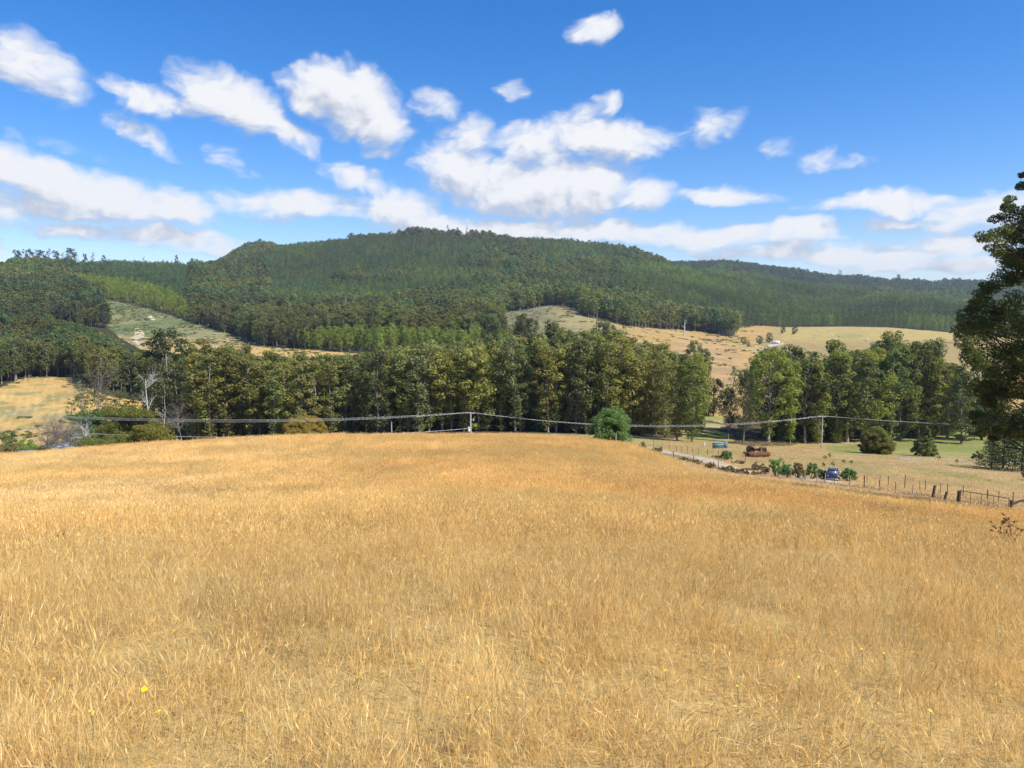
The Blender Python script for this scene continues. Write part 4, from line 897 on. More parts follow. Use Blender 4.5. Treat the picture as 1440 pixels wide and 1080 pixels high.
plate_tree('largest flat-topped wattle with dead grey branches, left of the belt', 166, 152, [(172, 581, 0, 24, 8), (195, 583, 2, 22, 8), (150, 603, -2, 10, 8), (176, 606, 1, 20, 10), (165, 622, -2, 26, 10), (185, 592, 3, 14, 7), (160, 612, 0, 18, 10), (200, 597, 2, 18, 9), (182, 618, 0, 22, 11)], 41, bt(.095, .10, .022), dead=3)
plate_tree('low golden-olive wattle spreading right of the largest one', 208, 150, [(215, 609, 0, 24, 11), (222, 621, 0, 18, 9), (198, 616, 2, 16, 10), (208, 603, -1, 14, 7)], 42, bt(.115, .105, .022))
plate_tree('dark green flat wattle at the left end of the group', 126, 160, [(118, 588, 0, 18, 8), (132, 598, 2, 16, 8), (122, 607, -1, 18, 8), (140, 585, 2, 14, 6), (112, 616, 0, 14, 9), (138, 611, 1, 18, 9)], 43, bt(.06, .095, .03))
plate_tree('small low wattle below the dead grey branches', 130, 146, [(120, 622, 0, 12, 9), (135, 624, -1, 14, 9), (146, 620, 0, 10, 8)], 44, bt(.10, .11, .03), .22)

# bare trees
def bare(name, label, u, Y, vt, seed, r=.25, m=None, lean=0, depth=4, nb=7, twig=1.0, spread=1.0):
    p = place(u, Y, .3); H = atv(u, vt, Y)[2] - p[2]; g = np.random.default_rng(seed); e = link(name, None, None, p); tag(e, label, 'dead tree')
    k = 7; z = np.linspace(0, H, k); x = np.cumsum(g.normal(lean, .012 * H, k)); x -= x[0]; P = np.stack([x, x * .3, z], 1)
    B = MB(); B.tube(P, np.linspace(r, r * .25, k), 8); link('trunk', B.mesh('trunk', [m or M_DEAD], True), e)
    B = MB()
    for i in range(nb):
        f = g.uniform(.3, .95); q = np.array([np.interp(f * H, z, P[:, 0]), np.interp(f * H, z, P[:, 1]), f * H]); a = g.uniform(0, 6.28)
        branch(B, g, q, np.array([math.cos(a) * spread, math.sin(a) * spread, g.uniform(.35, 1.1)]), H * g.uniform(.16, .3) * twig, r * .4 * (1.1 - f * .6), depth)
    link('branches', B.mesh('branches', [m or M_DEAD], True), e)
bare('dead_tree', 'white dead tree with forked branches standing left of the belt', 206, 235, 533, 59, .33, nb=9, depth=3, twig=.75, spread=.6)
bare('dead_tree', 'grey leafless tree between the left field and the white dead tree', 141, 300, 524, 52, .26, M_TWIG, nb=16, depth=4)
bare('dead_tree', 'thin grey bare stem beside the left field', 118, 290, 540, 53, .2, M_TWIG, nb=7, depth=3)
bare('dead_tree', 'slim pale bare trunk right of the white dead tree', 231, 280, 540, 54, .2, M_DEAD, nb=4, depth=2, twig=.6)
bare('dead_tree', 'grey leafless shrubby tree hiding the white building at the left', 80, 116, 596, 55, .13, M_TWIG, nb=34, depth=4, twig=1.5, spread=1.5)
bare('dead_tree', 'second grey leafless shrub, right of the white building', 98, 118, 602, 56, .12, M_TWIG, nb=34, depth=4, twig=1.6, spread=1.6)
bare('dead_tree', 'third grey leafless shrub, left of the white building', 66, 118, 607, 57, .10, M_TWIG, nb=28, depth=4, twig=1.6, spread=1.6)
bare('dead_tree', 'thicket of grey twigs at the left end of the belt', 255, 216, 572, 58, .14, M_TWIG, nb=30, depth=4, twig=1.1, spread=1.2)
for k, (u, v, h, lb) in enumerate([(318, 378, 15, 'tall white dead trunk on the ridge at the left shoulder'), (590, 402, 4, 'white dead trunk amid the mountain forest'), (595, 388, 3, 'short white dead trunk just above its neighbour on the mountain'), (727, 462, 20, 'pale forked dead trunk at the wood edge over the clearing'), (1336, 412, 12, 'thin white dead trunk on the right far hill')]):
    x, y, z = hit(u, v, 600 if u == 727 else 900, 3400)
    if u == 727: x, y, z = place(962, 900); u = 962; h = 11
    H = h * y / F * 1.1 + 8; g = np.random.default_rng(60 + k); B = MB(); B.tube([(0, 0, -1), (.4, 0, H * .5), (.2, 0, H)], [.9, .6, .2], 6)
    for _ in range(4): branch(B, g, np.array([.3, 0, H * g.uniform(.5, .95)]), np.array([g.uniform(-1, 1), 0, .9]), H * .18, .25, 2)
    tag(link('dead_tree', B.mesh('dead_tree', [M_DEAD], True), None, (x, y, z)), lb, 'dead tree')

# ------------------------------------------------------------------ the near tree at the right edge
def near_tree():
    Y = 43.0; s = Y / F; g = np.random.default_rng(77); p = np.array(place(1506, Y)); C0 = np.array(atv(1506, 440, Y)); e = link('blackwood_tree', None, None, tuple(p)); tag(e, 'tall dark leafy blackwood tree filling the right edge of the picture', 'tree')
    st = MB(); top = atv(1500, 112, Y)[2] - p[2]; k = 9; z = np.linspace(-.5, top * .93, k); wx = np.cumsum(g.normal(0, .18, k)); wx -= wx[0]; wy = np.cumsum(g.normal(0, .15, k)); wy -= wy[0]
    st.tube(np.stack([wx, wy, z], 1), np.linspace(.48, .07, k), 10)
    vv = [105, 150, 200, 240, 262, 290, 312, 335, 365, 392, 410, 425, 450, 480, 505, 530, 548, 565, 585, 605, 622]
    rr = [12, 50, 63, 72, 66, 104, 118, 134, 122, 120, 130, 152, 160, 158, 158, 134, 140, 128, 140, 136, 80]
    cr = MB(); n = 540
    zt = atv(1506, 105, Y)[2] - p[2]; zb = atv(1506, 617, Y)[2] - p[2]
    for i in range(n):
        v = g.uniform(105, 617); R_ = np.interp(v, vv, rr) * s; zc = atv(1506, v, Y)[2] - p[2]; a = g.uniform(0, 6.28) if i % 3 else g.uniform(2.2, 4.4); t = g.uniform(.25, 1.0) ** .45; rc = g.uniform(.4, .9)
        x0 = np.interp(zc, z, wx); y0 = np.interp(zc, z, wy); c = np.array([x0 + math.cos(a) * (R_ - rc * .6) * t, y0 + math.sin(a) * (R_ - rc * .6) * t, zc])
        cr.leaves(clump_points(g, c, rc, int(380 * rc / .6), .7), .135, 0, .45, .5, g, c)
        if i % 4 == 0:
            zb0 = max(.22 * zt, zc - math.hypot(c[0], c[1]) * g.uniform(.1, .7)); b0 = np.array([np.interp(zb0, z, wx), np.interp(zb0, z, wy), zb0]); m = b0 * .65 + c * .35 + g.normal(0, .35, 3); m2 = b0 * .3 + c * .7 + g.normal(0, .35, 3)
            st.tube([b0, m, m2, c], [.12, .08, .05, .015], 6, cap=False)
    # shelves that show against the sky and the pasture
    for (u, v, w_) in [(1378, 334, 16), (1392, 322, 16), (1402, 300, 14), (1410, 286, 12), (1395, 345, 12), (1386, 400, 12), (1352, 434, 14), (1350, 462, 16), (1362, 446, 16), (1352, 490, 16), (1366, 508, 14), (1372, 545, 10), (1364, 585, 12), (1376, 600, 14), (1390, 612, 10), (1400, 606, 10), (1420, 600, 12), (1366, 420, 14), (1432, 262, 10), (1437, 246, 9), (1380, 560, 12), (1369, 605, 9)]:
        c = np.array(atv(u + 6, v, Y + g.uniform(-2.5, 1.5))) - p
        for _ in range(3):
            q = c + np.array([g.uniform(-.4, 1.0) * w_ * s * .8, g.uniform(-.5, .5), g.normal(0, .22)]); cr.leaves(clump_points(g, q, w_ * s * .75, 260, .6), .125, 0, .55, .5, g)
            zz = max(2.0, q[2] - 2.4); b0 = np.array([np.interp(zz, z, wx), np.interp(zz, z, wy), zz]); (_ == 0) and st.tube([b0, b0 * .6 + q * .4 + g.normal(0, .4, 3), b0 * .25 + q * .75 + g.normal(0, .25, 3), q], [.09, .06, .03, .012], 6, cap=False)
    link('trunk', st.mesh('trunk', [M_BARKD], True), e); c = link('crown', cr.mesh('crown', [M_LEAF]), e); c.color = (*bt(.046, .062, .021), 1)
near_tree()

# ------------------------------------------------------------------ tractor, tank, sign, car
M_RUST = noise_mat('rust', (.10, .045, .025), (.26, .12, .07), 3, .9, .1, c3=(.19, .085, .05), bump=.2)
M_RUSTD = noise_mat('dark_rust', (.03, .018, .012), (.09, .05, .032), 4, .9, .1)
M_BLACK = noise_mat('old_rubber', (.016, .015, .014), (.04, .037, .033), 4, .9, .1)
def disc(B, c, r, w, n=20, m=0, hole=0.0):
    c = np.array(c, float)
    if not hole: B.tube([c - (0, w / 2, 0), c + (0, w / 2, 0)], r, n, m)
    else:
        pr = [(r * .94, -w / 2), (r, -w / 3), (r, w / 3), (r * .94, w / 2), (hole, w / 2), (hole, -w / 2)]; th = np.arange(n) * 2 * math.pi / n
        V = np.array([[c[0] + q * math.cos(t), c[1] + y, c[2] + q * math.sin(t)] for q, y in pr for t in th]); k = len(pr)
        B.add(V, [(i * n + j, i * n + (j + 1) % n, ((i + 1) % k) * n + (j + 1) % n, ((i + 1) % k) * n + j) for i in range(k) for j in range(n)], m)
def wheel(parent, c, r, w, hub=.55, spokes=6, tyre=M_BLACK, rim=M_RUST):
    B = MB(); disc(B, (0, 0, 0), r, w, 22, 0, r * hub)
    for k in range(18):
        a = k * math.pi / 9; B.box((r * math.cos(a), 0, r * math.sin(a)), (.05 * r / .6, w, .05 * r / .6), 0)
    t = link('wheel', B.mesh('tyre', [tyre]), parent, c)
    B = MB(); disc(B, (0, 0, 0), r * .16, w * .9, 12)
    for k in range(spokes):
        a = k * 2 * math.pi / spokes; B.tube([(0, 0, 0), (r * hub * math.cos(a), 0, r * hub * math.sin(a))], .03, 5)
    link('rim', B.mesh('rim', [rim]), t)
def tractor():
    p = place(1064, 152); e = link('old_tractor', None, None, (p[0], p[1], p[2] + .55), R(-4)); tag(e, 'rusty old tractor with open seat behind the brown tank', 'tractor')
    wheel(e, (-1.25, -.75, .62), .66, .34); wheel(e, (-1.25, .75, .62), .66, .34); wheel(e, (1.55, -.55, .36), .36, .18, .5); wheel(e, (1.55, .55, .36), .36, .18, .5)
    B = MB(); B.box((-1.0, 0, .75), (1.1, .62, .5), 0); B.box((-.1, 0, .72), (1.1, .42, .42), 0, taper=.9); B.box((.55, 0, .7), (.6, .5, .55), 0); link('gearbox', B.mesh('gearbox', [M_RUSTD]), e)
    B = MB(); B.box((1.05, 0, .98), (1.5, .46, .34), 0, taper=.8); B.box((1.83, 0, .86), (.1, .5, .62), 0); B.tube([(.6, 0, 1.02), (1.8, 0, 1.02)], .26, 12); link('bonnet', B.mesh('bonnet', [M_RUST]), e)
    B = MB(); B.tube([(1.0, .12, 1.1), (1.0, .12, 1.75)], .045, 8); link('exhaust', B.mesh('exhaust', [M_RUSTD], True), e)
    B = MB(); B.tube([(-1.15, 0, .95), (-1.2, 0, 1.28)], .04, 6); B.box((-1.22, 0, 1.33), (.42, .46, .07), 0); B.box((-1.42, 0, 1.45), (.07, .44, .24), 0, rx=0); link('seat', B.mesh('seat', [M_RUSTD]), e)
    B = MB(); B.tube([(-.05, 0, .95), (-.55, 0, 1.5)], .03, 6); a = np.linspace(0, 2 * math.pi, 17); B.tube(np.stack([-.58 + .1 * np.cos(a), .22 * np.sin(a), 1.52 + .18 * np.cos(a)], 1), .025, 6, cap=False); link('steering_wheel', B.mesh('steering_wheel', [M_RUSTD], True), e)
    for y in (-.78, .78):
        B = MB(); a = np.linspace(.35, 2.6, 9)
        for q0, q1 in zip(a[:-1], a[1:]): B.box((-1.25 + .76 * math.cos((q0 + q1) / 2), y, .62 + .76 * math.sin((q0 + q1) / 2)), (.24, .42, .05), 0)
        link('mudguard', B.mesh('mudguard', [M_RUST]), e)
    p = place(1065, 146); e = link('rusty_tank', None, None, p, R(6)); tag(e, 'long brown rusty tank lying on the grass, dark round end at left', 'tank')
    B = MB(); xs = np.array([-1.9, -1.82, -1.2, 0, 1.2, 2.15, 2.45, 2.6]); rs = np.array([.42, .50, .52, .52, .52, .52, .42, .12]); B.tube(np.stack([xs, xs * 0, xs * 0 + .56], 1), rs, 24)
    for x in (-1.2, 0, 1.2): B.tube([(x - .03, 0, .56), (x + .03, 0, .56)], .535, 24)
    link('shell', B.mesh('shell', [M_RUST], True), e)
    B = MB(); disc(B, (0, 0, 0), .62, .18, 24, 0, .22); disc(B, (0, 0, 0), .3, .12, 16); w_ = link('end_wheel', B.mesh('end_wheel', [M_RUSTD]), e, (-2.3, -.1, .62), R(55))
    for x in (-1.0, 1.3): B = MB(); B.box((x, 0, .06), (.2, .9, .2), 0); link('cradle', B.mesh('cradle', [M_RUSTD]), e)
tractor()
M_SIGN = noise_mat('faded_sign_back', (.13, .20, .21), (.20, .28, .29), 1.5, .7, .2, stretch=(.4, 1, 3))
def sign():
    p = place(1013, 160); e = link('sign_board', None, None, p, R(8)); tag(e, 'plain grey-blue sign boards on posts, seen from behind, in the paddock', 'sign')
    for x, y, w_, h in ((-.55, 0, 2.5, 1.25), (1.2, .35, 1.0, 1.35)):
        B = MB(); B.box((x, y, 1.75), (w_, .05, h), 0)
        for zz in (-.35, 0, .35): B.box((x, y - .05, 1.75 + zz * h), (w_, .04, .06), 0)
        link('board', B.mesh('board', [M_SIGN]), e)
    for x, y in ((-1.6, .08), (.5, .08), (1.5, .43)):
        B = MB(); B.tube([(x, y, -.3), (x, y, 2.3)], .06, 8); link('post', B.mesh('post', [M_POSTL], True), e)
    B = MB(); B.box((-1.5, -.3, .12), (1.2, .25, .12), 0, rz=.2); tag(link('timber_plank', B.mesh('plank', [M_POSTL]), None, p), 'pale plank lying on the grass at the foot of the sign', 'plank')
sign()
p = place(990.5, 188); B = MB(); B.tube([(0, 0, -.2), (0, 0, .9), (.04, 0, 1.0)], [.16, .15, .08], 10); tag(link('marker_post', B.mesh('post', [M_PORC], True), None, p), 'small white marker post left of the sign', 'post')
M_CARB = noise_mat('blue_car_paint', (.018, .032, .075), (.025, .042, .09), 2, .25, .6)
M_CARG = noise_mat('silver_car_paint', (.30, .32, .36), (.34, .36, .40), 2, .3, .6)
M_GLASS = noise_mat('car_glass', (.10, .12, .14), (.22, .25, .28), 1, .1, .8)
M_LAMP = noise_mat('white_lamp', (.7, .7, .7), (.85, .85, .85), 2, .2, .6); M_RED = noise_mat('red_lamp', (.35, .03, .02), (.5, .05, .03), 2, .3, .6)
def car():
    p = place(1171, 97); e = link('parked_car', None, None, p, R(66), (.86, .86, .92)); tag(e, 'blue-roofed car parked between green shrubs on the dirt track', 'car')
    prof = [(-2.05, .35), (-2.08, .75), (-1.98, 1.02), (-1.72, 1.10), (1.15, 1.02), (1.95, .86), (2.08, .62), (2.05, .32)]
    B = MB(); n = len(prof); ring = []
    for s_, k in ((-1, .86), (-1, .92), (1, .92), (1, .86)): pass
    for y in (-.88, -.80, .80, .88):
        f = .97 if abs(y) > .85 else 1.0; ring.append([(x * f, y, .32 + (z - .32) * f) for x, z in prof])
    V = np.array(ring).reshape(-1, 3); Q = [(a * n + i, a * n + (i + 1) % n, (a + 1) * n + (i + 1) % n, (a + 1) * n + i) for a in range(3) for i in range(n)]
    B.add(V, Q); 
    for a, o in ((0, 1), (3, -1)):
        c = V[a * n:(a + 1) * n].mean(0); W = np.vstack([c, V[a * n:(a + 1) * n]]); B.add(W, [(0, 1 + i, 1 + (i + 1) % n)[::o] for i in range(n)])
    link('body', B.mesh('body', [M_CARB]), e)
    B = MB(); B.box((-.45, 0, 1.30), (2.65, 1.56, .5), 0, taper=.84, tx=.76); link('windows', B.mesh('windows', [M_GLASS]), e)
    B = MB(); B.box((-.45, 0, 1.585), (2.1, 1.36, .07), 0, taper=.92); 
    for x, y in ((-1.62, .72), (-1.62, -.72), (.62, .72), (.62, -.72)): B.tube([(x, y, 1.05), (x * .8 - .06, y * .9, 1.57)], .05, 5)
    link('roof', B.mesh('roof', [M_CARB]), e)
    for x in (-1.3, 1.3):
        for y in (-.82, .82): wheel(e, (x, y, .33), .33, .2, .6, 5, M_BLACK, M_CARG)
    for y in (-.62, .62):
        B = MB(); B.box((2.03, y, .7), (.1, .34, .17), 0, taper=.9); link('headlight', B.mesh('headlight', [M_LAMP]), e)
        B = MB(); B.box((-2.06, y * 1.1, .86), (.08, .22, .24), 0, taper=.9); link('tail_light', B.mesh('tail_light', [M_RED]), e)
    for s_ in (-1, 1): B = MB(); B.box((.75, s_ * .95, 1.08), (.12, .2, .14), 0, taper=.8); link('mirror', B.mesh('mirror', [M_LAMP]), e)
    B = MB(); B.box((-2.08, 0, .5), (.12, 1.7, .16), 0); B.box((2.08, 0, .46), (.12, 1.7, .18), 0); link('bumper', B.mesh('bumper', [M_CARG]), e)
car()

# ------------------------------------------------------------------ buildings glimpsed at the left, farm caravan
M_TEAL = noise_mat('teal_roof_iron', (.10, .24, .20), (.16, .33, .28), 2, .5, .3, stretch=(8, 1, 1)); M_WHITEW = noise_mat('white_weatherboard', (.55, .56, .58), (.72, .73, .75), 2, .7, .2, stretch=(1, 1, 9)); M_BLUEROOF = noise_mat('grey_blue_iron', (.20, .25, .27), (.30, .35, .37), 2, .5, .3, stretch=(8, 1, 1))
def shed(label, u, Y, vtop, w_, d, mroof, mwall, rz, cat='shed'):
    p = place(u, Y); H = atv(u, vtop, Y)[2] - p[2]; hw = H * .72; e = link('farm_shed', None, None, p, R(rz)); tag(e, label, cat)
    B = MB(); B.box((0, 0, hw / 2 - .2), (w_, d, hw + .4), 0); B.add([(-w_ / 2, -d / 2, hw), (-w_ / 2, d / 2, hw), (-w_ / 2, 0, H - .06)], [(0, 2, 1)]); B.add([(w_ / 2, -d / 2, hw), (w_ / 2, d / 2, hw), (w_ / 2, 0, H - .06)], [(0, 1, 2)]); link('wall', B.mesh('wall', [mwall]), e)
    B = MB(); o = .3
    for s_ in (-1, 1):
        a = np.array([(-w_ / 2 - o, s_ * (d / 2 + o), hw - .08), (w_ / 2 + o, s_ * (d / 2 + o), hw - .08), (w_ / 2 + o, 0, H), (-w_ / 2 - o, 0, H)]); t = a + (0, 0, .06)
        B.add(np.vstack([a, t]), [(0, 1, 2, 3), (4, 7, 6, 5), (0, 4, 5, 1), (1, 5, 6, 2), (2, 6, 7, 3), (3, 7, 4, 0)])
    n = int(w_ / .35)
    for k in range(n):
        x = -w_ / 2 + (k + .5) * w_ / n
        for s_ in (-1, 1): B.tube([(x, s_ * (d / 2 + o), hw - .01), (x, 0, H + .065)], .03, 4)
    link('roof', B.mesh('roof', [mroof]), e)
    B = MB(); B.box((0, -d / 2 - .03, hw * .45), (.9, .05, hw * .9), 0); link('door', B.mesh('door', [mroof]), e)
    for x in (-w_ * .3, w_ * .3): B = MB(); B.box((x, -d / 2 - .03, hw * .6), (.7, .05, .5), 0); link('window', B.mesh('window', [M_GLASS]), e)
shed('low shed with a teal iron roof at the foot of the wattles', 102, 104, 629.5, 2.8, 3.0, M_TEAL, M_WHITEW, -12)
shed('low shed with a grey-blue roof peeping over the crest at the left', 34, 104, 634, 2.0, 3.0, M_BLUEROOF, M_WHITEW, 8)
shed('white cottage hidden by grey leafless shrubs at the left', 84, 128, 622.5, 3.4, 4.0, M_BLUEROOF, M_WHITEW, 6, 'house')
x, y, z = place(1091, 838); e = link('caravan', None, None, (x, y, z), R(10)); tag(e, 'white caravan beside the darkest round tree on the far pasture', 'caravan')
B = MB(); B.box((0, 0, 1.7), (8.5, 2.6, 2.4), 0, taper=.9, tx=.94); link('body', B.mesh('body', [M_LAMP]), e); B = MB(); B.box((0, -1.3, 1.9), (3.4, .1, .7), 0); link('window', B.mesh('window', [M_GLASS]), e)
for xx in (-1, 1): B = MB(); disc(B, (xx, -1.25, .4), .4, .25, 14); link('wheel', B.mesh('wheel', [M_BLACK]), e)
# sheep
M_WOOL = noise_mat('cream_wool', (.55, .50, .40), (.78, .73, .62), 4, .95, .05)
def sheep_mesh():
    B = MB(); xs = np.array([-.62, -.5, -.2, .2, .5, .62]); B.tube(np.stack([xs, xs * 0, .72 + .02 * np.cos(xs * 3)], 1), [.14, .27, .33, .33, .27, .15], 12)
    for x, y in ((-.42, .15), (-.42, -.15), (.42, .15), (.42, -.15)): B.tube([(x, y, .55), (x + .03, y, .28), (x, y, 0)], [.09, .05, .045], 6)
    B.tube([(.55, 0, .78), (.75, 0, .70), (.9, 0, .5)], [.15, .12, .08], 8); B.tube([(.9, 0, .52), (1.05, 0, .36)], [.1, .06], 8)
    for y in (-.13, .13): B.tube([(.86, y * .5, .58), (.82, y * 1.4, .55)], [.04, .015], 5)
    B.tube([(-.6, 0, .8), (-.7, 0, .55)], [.05, .03], 5); return B.mesh('sheep', [M_WOOL], True)
SM = sheep_mesh()
for k, (u, v) in enumerate([(1172, 473), (1176, 478), (1181, 474), (1148, 471), (1197, 477), (1218, 479), (1221, 479), (1165, 465), (1145, 476)]):
    x, y, z = hit(u, v + .8, 600, 1290); o = link('sheep', SM, None, (x, y, z), rng.uniform(0, 6.28), 1.9); tag(o, 'small white sheep grazing on the pale far pasture', 'sheep', 'sheep on the far pasture')

# ------------------------------------------------------------------ small things in the grass
M_YEL = noise_mat('yellow_petals', (.85, .62, .0), (.95, .75, .01), 3, .6, .2); M_GSTEM = noise_mat('green_stem', (.12, .14, .04), (.2, .18, .06), 3, .8, .1)
FLW = MB()
for k in range(13):
    a = k * 2 * math.pi / 13
    FLW.add([(0, 0, 0), (.011 * math.cos(a - .2), .011 * math.sin(a - .2), .003), (.021 * math.cos(a), .021 * math.sin(a), .006), (.011 * math.cos(a + .2), .011 * math.sin(a + .2), .003)], [(0, 1, 2, 3)])
FLW.tube([(0, 0, -.008), (0, 0, .004)], [.004, .008], 8); FM = FLW.mesh('flower_head', [M_YEL])
ST = MB(); ST.tube([(0, 0, 0), (.01, .005, -.08), (.004, 0, -.14)], .0012, 5); SMh = ST.mesh('stem', [M_GSTEM])
fl = [(203, 970, 'brightest and largest yellow flower, low at the left', 1.5), (225, 1010, 'yellow flower below the brightest one', 1.2), (127, 1011, 'yellow flower left of and below the brightest', 1.1), (76, 955, 'faint yellow flower nearest the left edge', .9), (245, 887, 'small yellow flower above the brightest one', .8), (332, 858, 'yellow flower highest up in the left half', 1.0), (502, 953, 'small yellow flower left of the middle', .9), (339, 1012, 'tiny yellow flower low, right of the brightest', .8), (402, 908, 'faint yellow flower left of the middle pair', .8), (682, 883, 'upper of the two yellow flowers near the middle', .8), (685, 909, 'lower of the two yellow flowers near the middle', 1.1), (658, 981, 'yellow flower below the pair near the middle', .9), (689, 1034, 'yellow flower lowest near the middle', .8), (935, 943, 'yellow flower alone right of the middle', .9), (1037, 965, 'yellow flower left of the right-hand cluster', .9), (1123, 953, 'yellow flower at the centre of the right-hand cluster', 1.1), (1175, 945, 'small yellow flower just right of the cluster centre', .9), (1212, 913, 'yellow flower at the top of the right-hand cluster', 1.1), (1243, 919, 'yellow flower rightmost of the right-hand cluster', 1.1), (1306, 1045, 'yellow flower lowest at the right', 1.2), (775, 850, 'tiny yellow flower high near the middle', .7)]
for u, v, lb, s_ in fl:
    x, y, z = hit(u, v, 3.3, 12, .27); e = link('yellow_flower', None, None, (x, y, z)); tag(e, lb, 'flower', 'yellow flowers in the dry grass'); a = link('flower_head', FM, e, (0, 0, .27), rng.uniform(0, 6), s_ * (.62 if s_ > 1.4 else .40)); a.rotation_euler = (R(28), R(rng.uniform(-15, 15)), 0); link('stem', SMh, e, (0, 0, .27))
M_DOCK = noise_mat('dead_dock', (.10, .05, .03), (.24, .13, .075), 6, .9, .1)
def thistle(label, u, v, vt, W, seed, dens=1.0):
    x, y, z = hit(u, v, 8, 50); H = atv(u, vt, y)[2] - z; g = np.random.default_rng(seed); e = link('dead_thistle', None, None, (x, y, z)); tag(e, label, 'dead weed'); S = MB(); Hd = MB()
    def br(p, d, L_, r, dep):
        d = d / np.linalg.norm(d); P = [p]
        for i in range(3): d = d + g.normal(0, .14, 3); d /= np.linalg.norm(d); P.append(P[-1] + d * L_ / 3)
        S.tube(P, np.linspace(r, r * .5, 4), 5)
        if dep == 0:
            q = P[-1]; Hd.tube([q, q + d * .02, q + d * .045], [.008, .017, .006], 7); Hd.leaves(q + d * .02 + g.normal(0, .012, (4, 3)), .024, 0, 0, .4, g)
        else:
            for i in (1, 2, 3):
                for _ in range(2 if i == 3 else 1): (g.uniform() < .62) and br(P[i], d + g.normal(0, .5, 3), L_ * g.uniform(.35, .6), r * .6, dep - 1)
        Hd.leaves(np.array(P[1:]) + g.normal(0, .02, (3, 3)), .045, 0, 0, .3, g)
    for k in range(int(5 * dens)): a = g.uniform(0, 6.28); br(np.array([g.normal(0, .04), g.normal(0, .04), 0]), np.array([math.cos(a) * .22 * W, math.sin(a) * .2, 1.0]), H * g.uniform(.62, .9), .008, 2)
    link('stems', S.mesh('stems', [M_DOCK]), e); link('seed_heads', Hd.mesh('seed_heads', [M_DOCK]), e)
thistle('brown dead thistle standing in the grass near the right edge', 1416, 772, 730, 1.1, 91)
thistle('small dark dead weed poking up left of the middle of the field edge', 319, 684, 673, .5, 92, .5); thistle('single brown dead weed in the far grass right of the middle', 1238, 739, 724, .3, 93, .4); thistle('short dead weed left of the picture over a greenish patch', 91, 760, 750, .6, 94, .5)

# ------------------------------------------------------------------ rough grass of the valley paddock and the verge
def rough():
    g = np.random.default_rng(31)
    pr = [tuft(660 + i, 45, .9, .12, .38, .035, .1, seg=3, dead=.4) for i in range(3)]
    n = 98000; y = np.exp(g.uniform(math.log(56), math.log(330), n)); u = g.uniform(-700, 2700, n); x = (u - CX) / F * y; z = ground(x, y); u, v = proj(x, y, z)
    edge = np.interp(u, [-400, 850, 900, 960, 1000, 1080, 1200, 1320, 1440, 2000], [125, 120, 95, 74, 68, 62, 58, 55, 52, 50])
    rd = np.array([(915, 172), (947, 152), (1000, 128), (1040, 117), (1074, 110), (1113, 102), (1137, 97), (1191, 87.5), (1250, 80), (1327, 71), (1440, 63), (1600, 57), (1900, 52)]); ry = np.interp(u, rd[:, 0], rd[:, 1])
    RX = np.array([place(a, b)[0] for a, b in rd]); RY = rd[:, 1]; tt = np.linspace(0, len(rd) - 1, 500); ax = np.interp(tt, np.arange(len(rd)), RX); ay = np.interp(tt, np.arange(len(rd)), RY)
    dmin = np.full(n, 1e9)
    for i in range(0, 500): dmin = np.minimum(dmin, (x - ax[i]) ** 2 + (y - ay[i]) ** 2)
    keep = (y > edge) & (dmin > 2.5 ** 2) & ~((y > 214) & (u > 262) & (u < 985)) & (g.uniform(size=n) < .75)
    f = fbm(x / 14, y / 20, 4, 301); f2 = fbm(x / 5, y / 5, 3, 311)
    tint = np.ones((n, 3)) * np.array([.95, .87, .78]) * (1 + .5 * f2)[:, None]
    gr = sstep(.02, .2, f)[:, None] * (.75 * (y > 100))[:, None]; tint = tint * (1 - gr) + tint * np.array([.62, .92, .6]) * gr
    gf = (inpoly(u, v, [(1165, 640), (1165, 628), (1230, 620), (1290, 606), (1380, 598), (1600, 596), (1600, 650), (1330, 642), (1300, 636)]) & (y > 180)); tint[gf] *= (.74, .84, .48)
    verge = (dmin < 5.5 ** 2) & (y < ry); tint[verge] *= (.55, .44, .42)
    h = np.where(verge, .75, .55 + .5 * f2) * g.uniform(.7, 1.3, n); h = np.where(gf, .3, h)
    S = np.stack([g.uniform(.8, 1.3, n), g.uniform(.8, 1.3, n), np.clip(h, .2, 2.2)], 1); rot = np.stack([g.normal(0, .1, n), g.normal(0, .1, n), g.uniform(0, 6.28, n)], 1); k = np.nonzero(keep)[0]
    scatter('rough_grass', np.stack([x, y, z], 1)[k], rot[k], S[k], g.integers(0, 3, len(k)), tint[k], pr, 'rough brown and green paddock grass on the valley floor', 'grass')
rough()
# ------------------------------------------------------------------ camera, light, sky
cam = bpy.data.cameras.new('camera'); co = bpy.data.objects.new('camera', cam); COL.objects.link(co)
cam.sensor_fit = 'HORIZONTAL'; cam.sensor_width = 36; cam.lens = 36 * F / 1440; cam.clip_start = .05; cam.clip_end = 20000
co.rotation_euler = (math.pi / 2 - PITCH, 0, 0); SC.camera = co
SUN_AZ, SUN_EL = R(118), R(50)
sun = bpy.data.lights.new('sun', 'SUN'); sun.energy = 4.9; sun.angle = R(.5); sun.color = (1, .95, .87); so = bpy.data.objects.new('sun', sun); COL.objects.link(so)
so.rotation_euler = (math.pi / 2 - SUN_EL, 0, math.pi - SUN_AZ)
w = bpy.data.worlds.new('World'); SC.world = w; w.use_nodes = True; nt = w.node_tree; L = nt.links.new
bg = nt.nodes['Background']; sky = nd(nt, 'ShaderNodeTexSky'); sky.sky_type = 'NISHITA'; sky.sun_disc = False; sky.sun_elevation = SUN_EL; sky.sun_rotation = SUN_AZ
sky.altitude = 300; sky.air_density = 1.0; sky.dust_density = 0.0; sky.ozone_density = 2.4
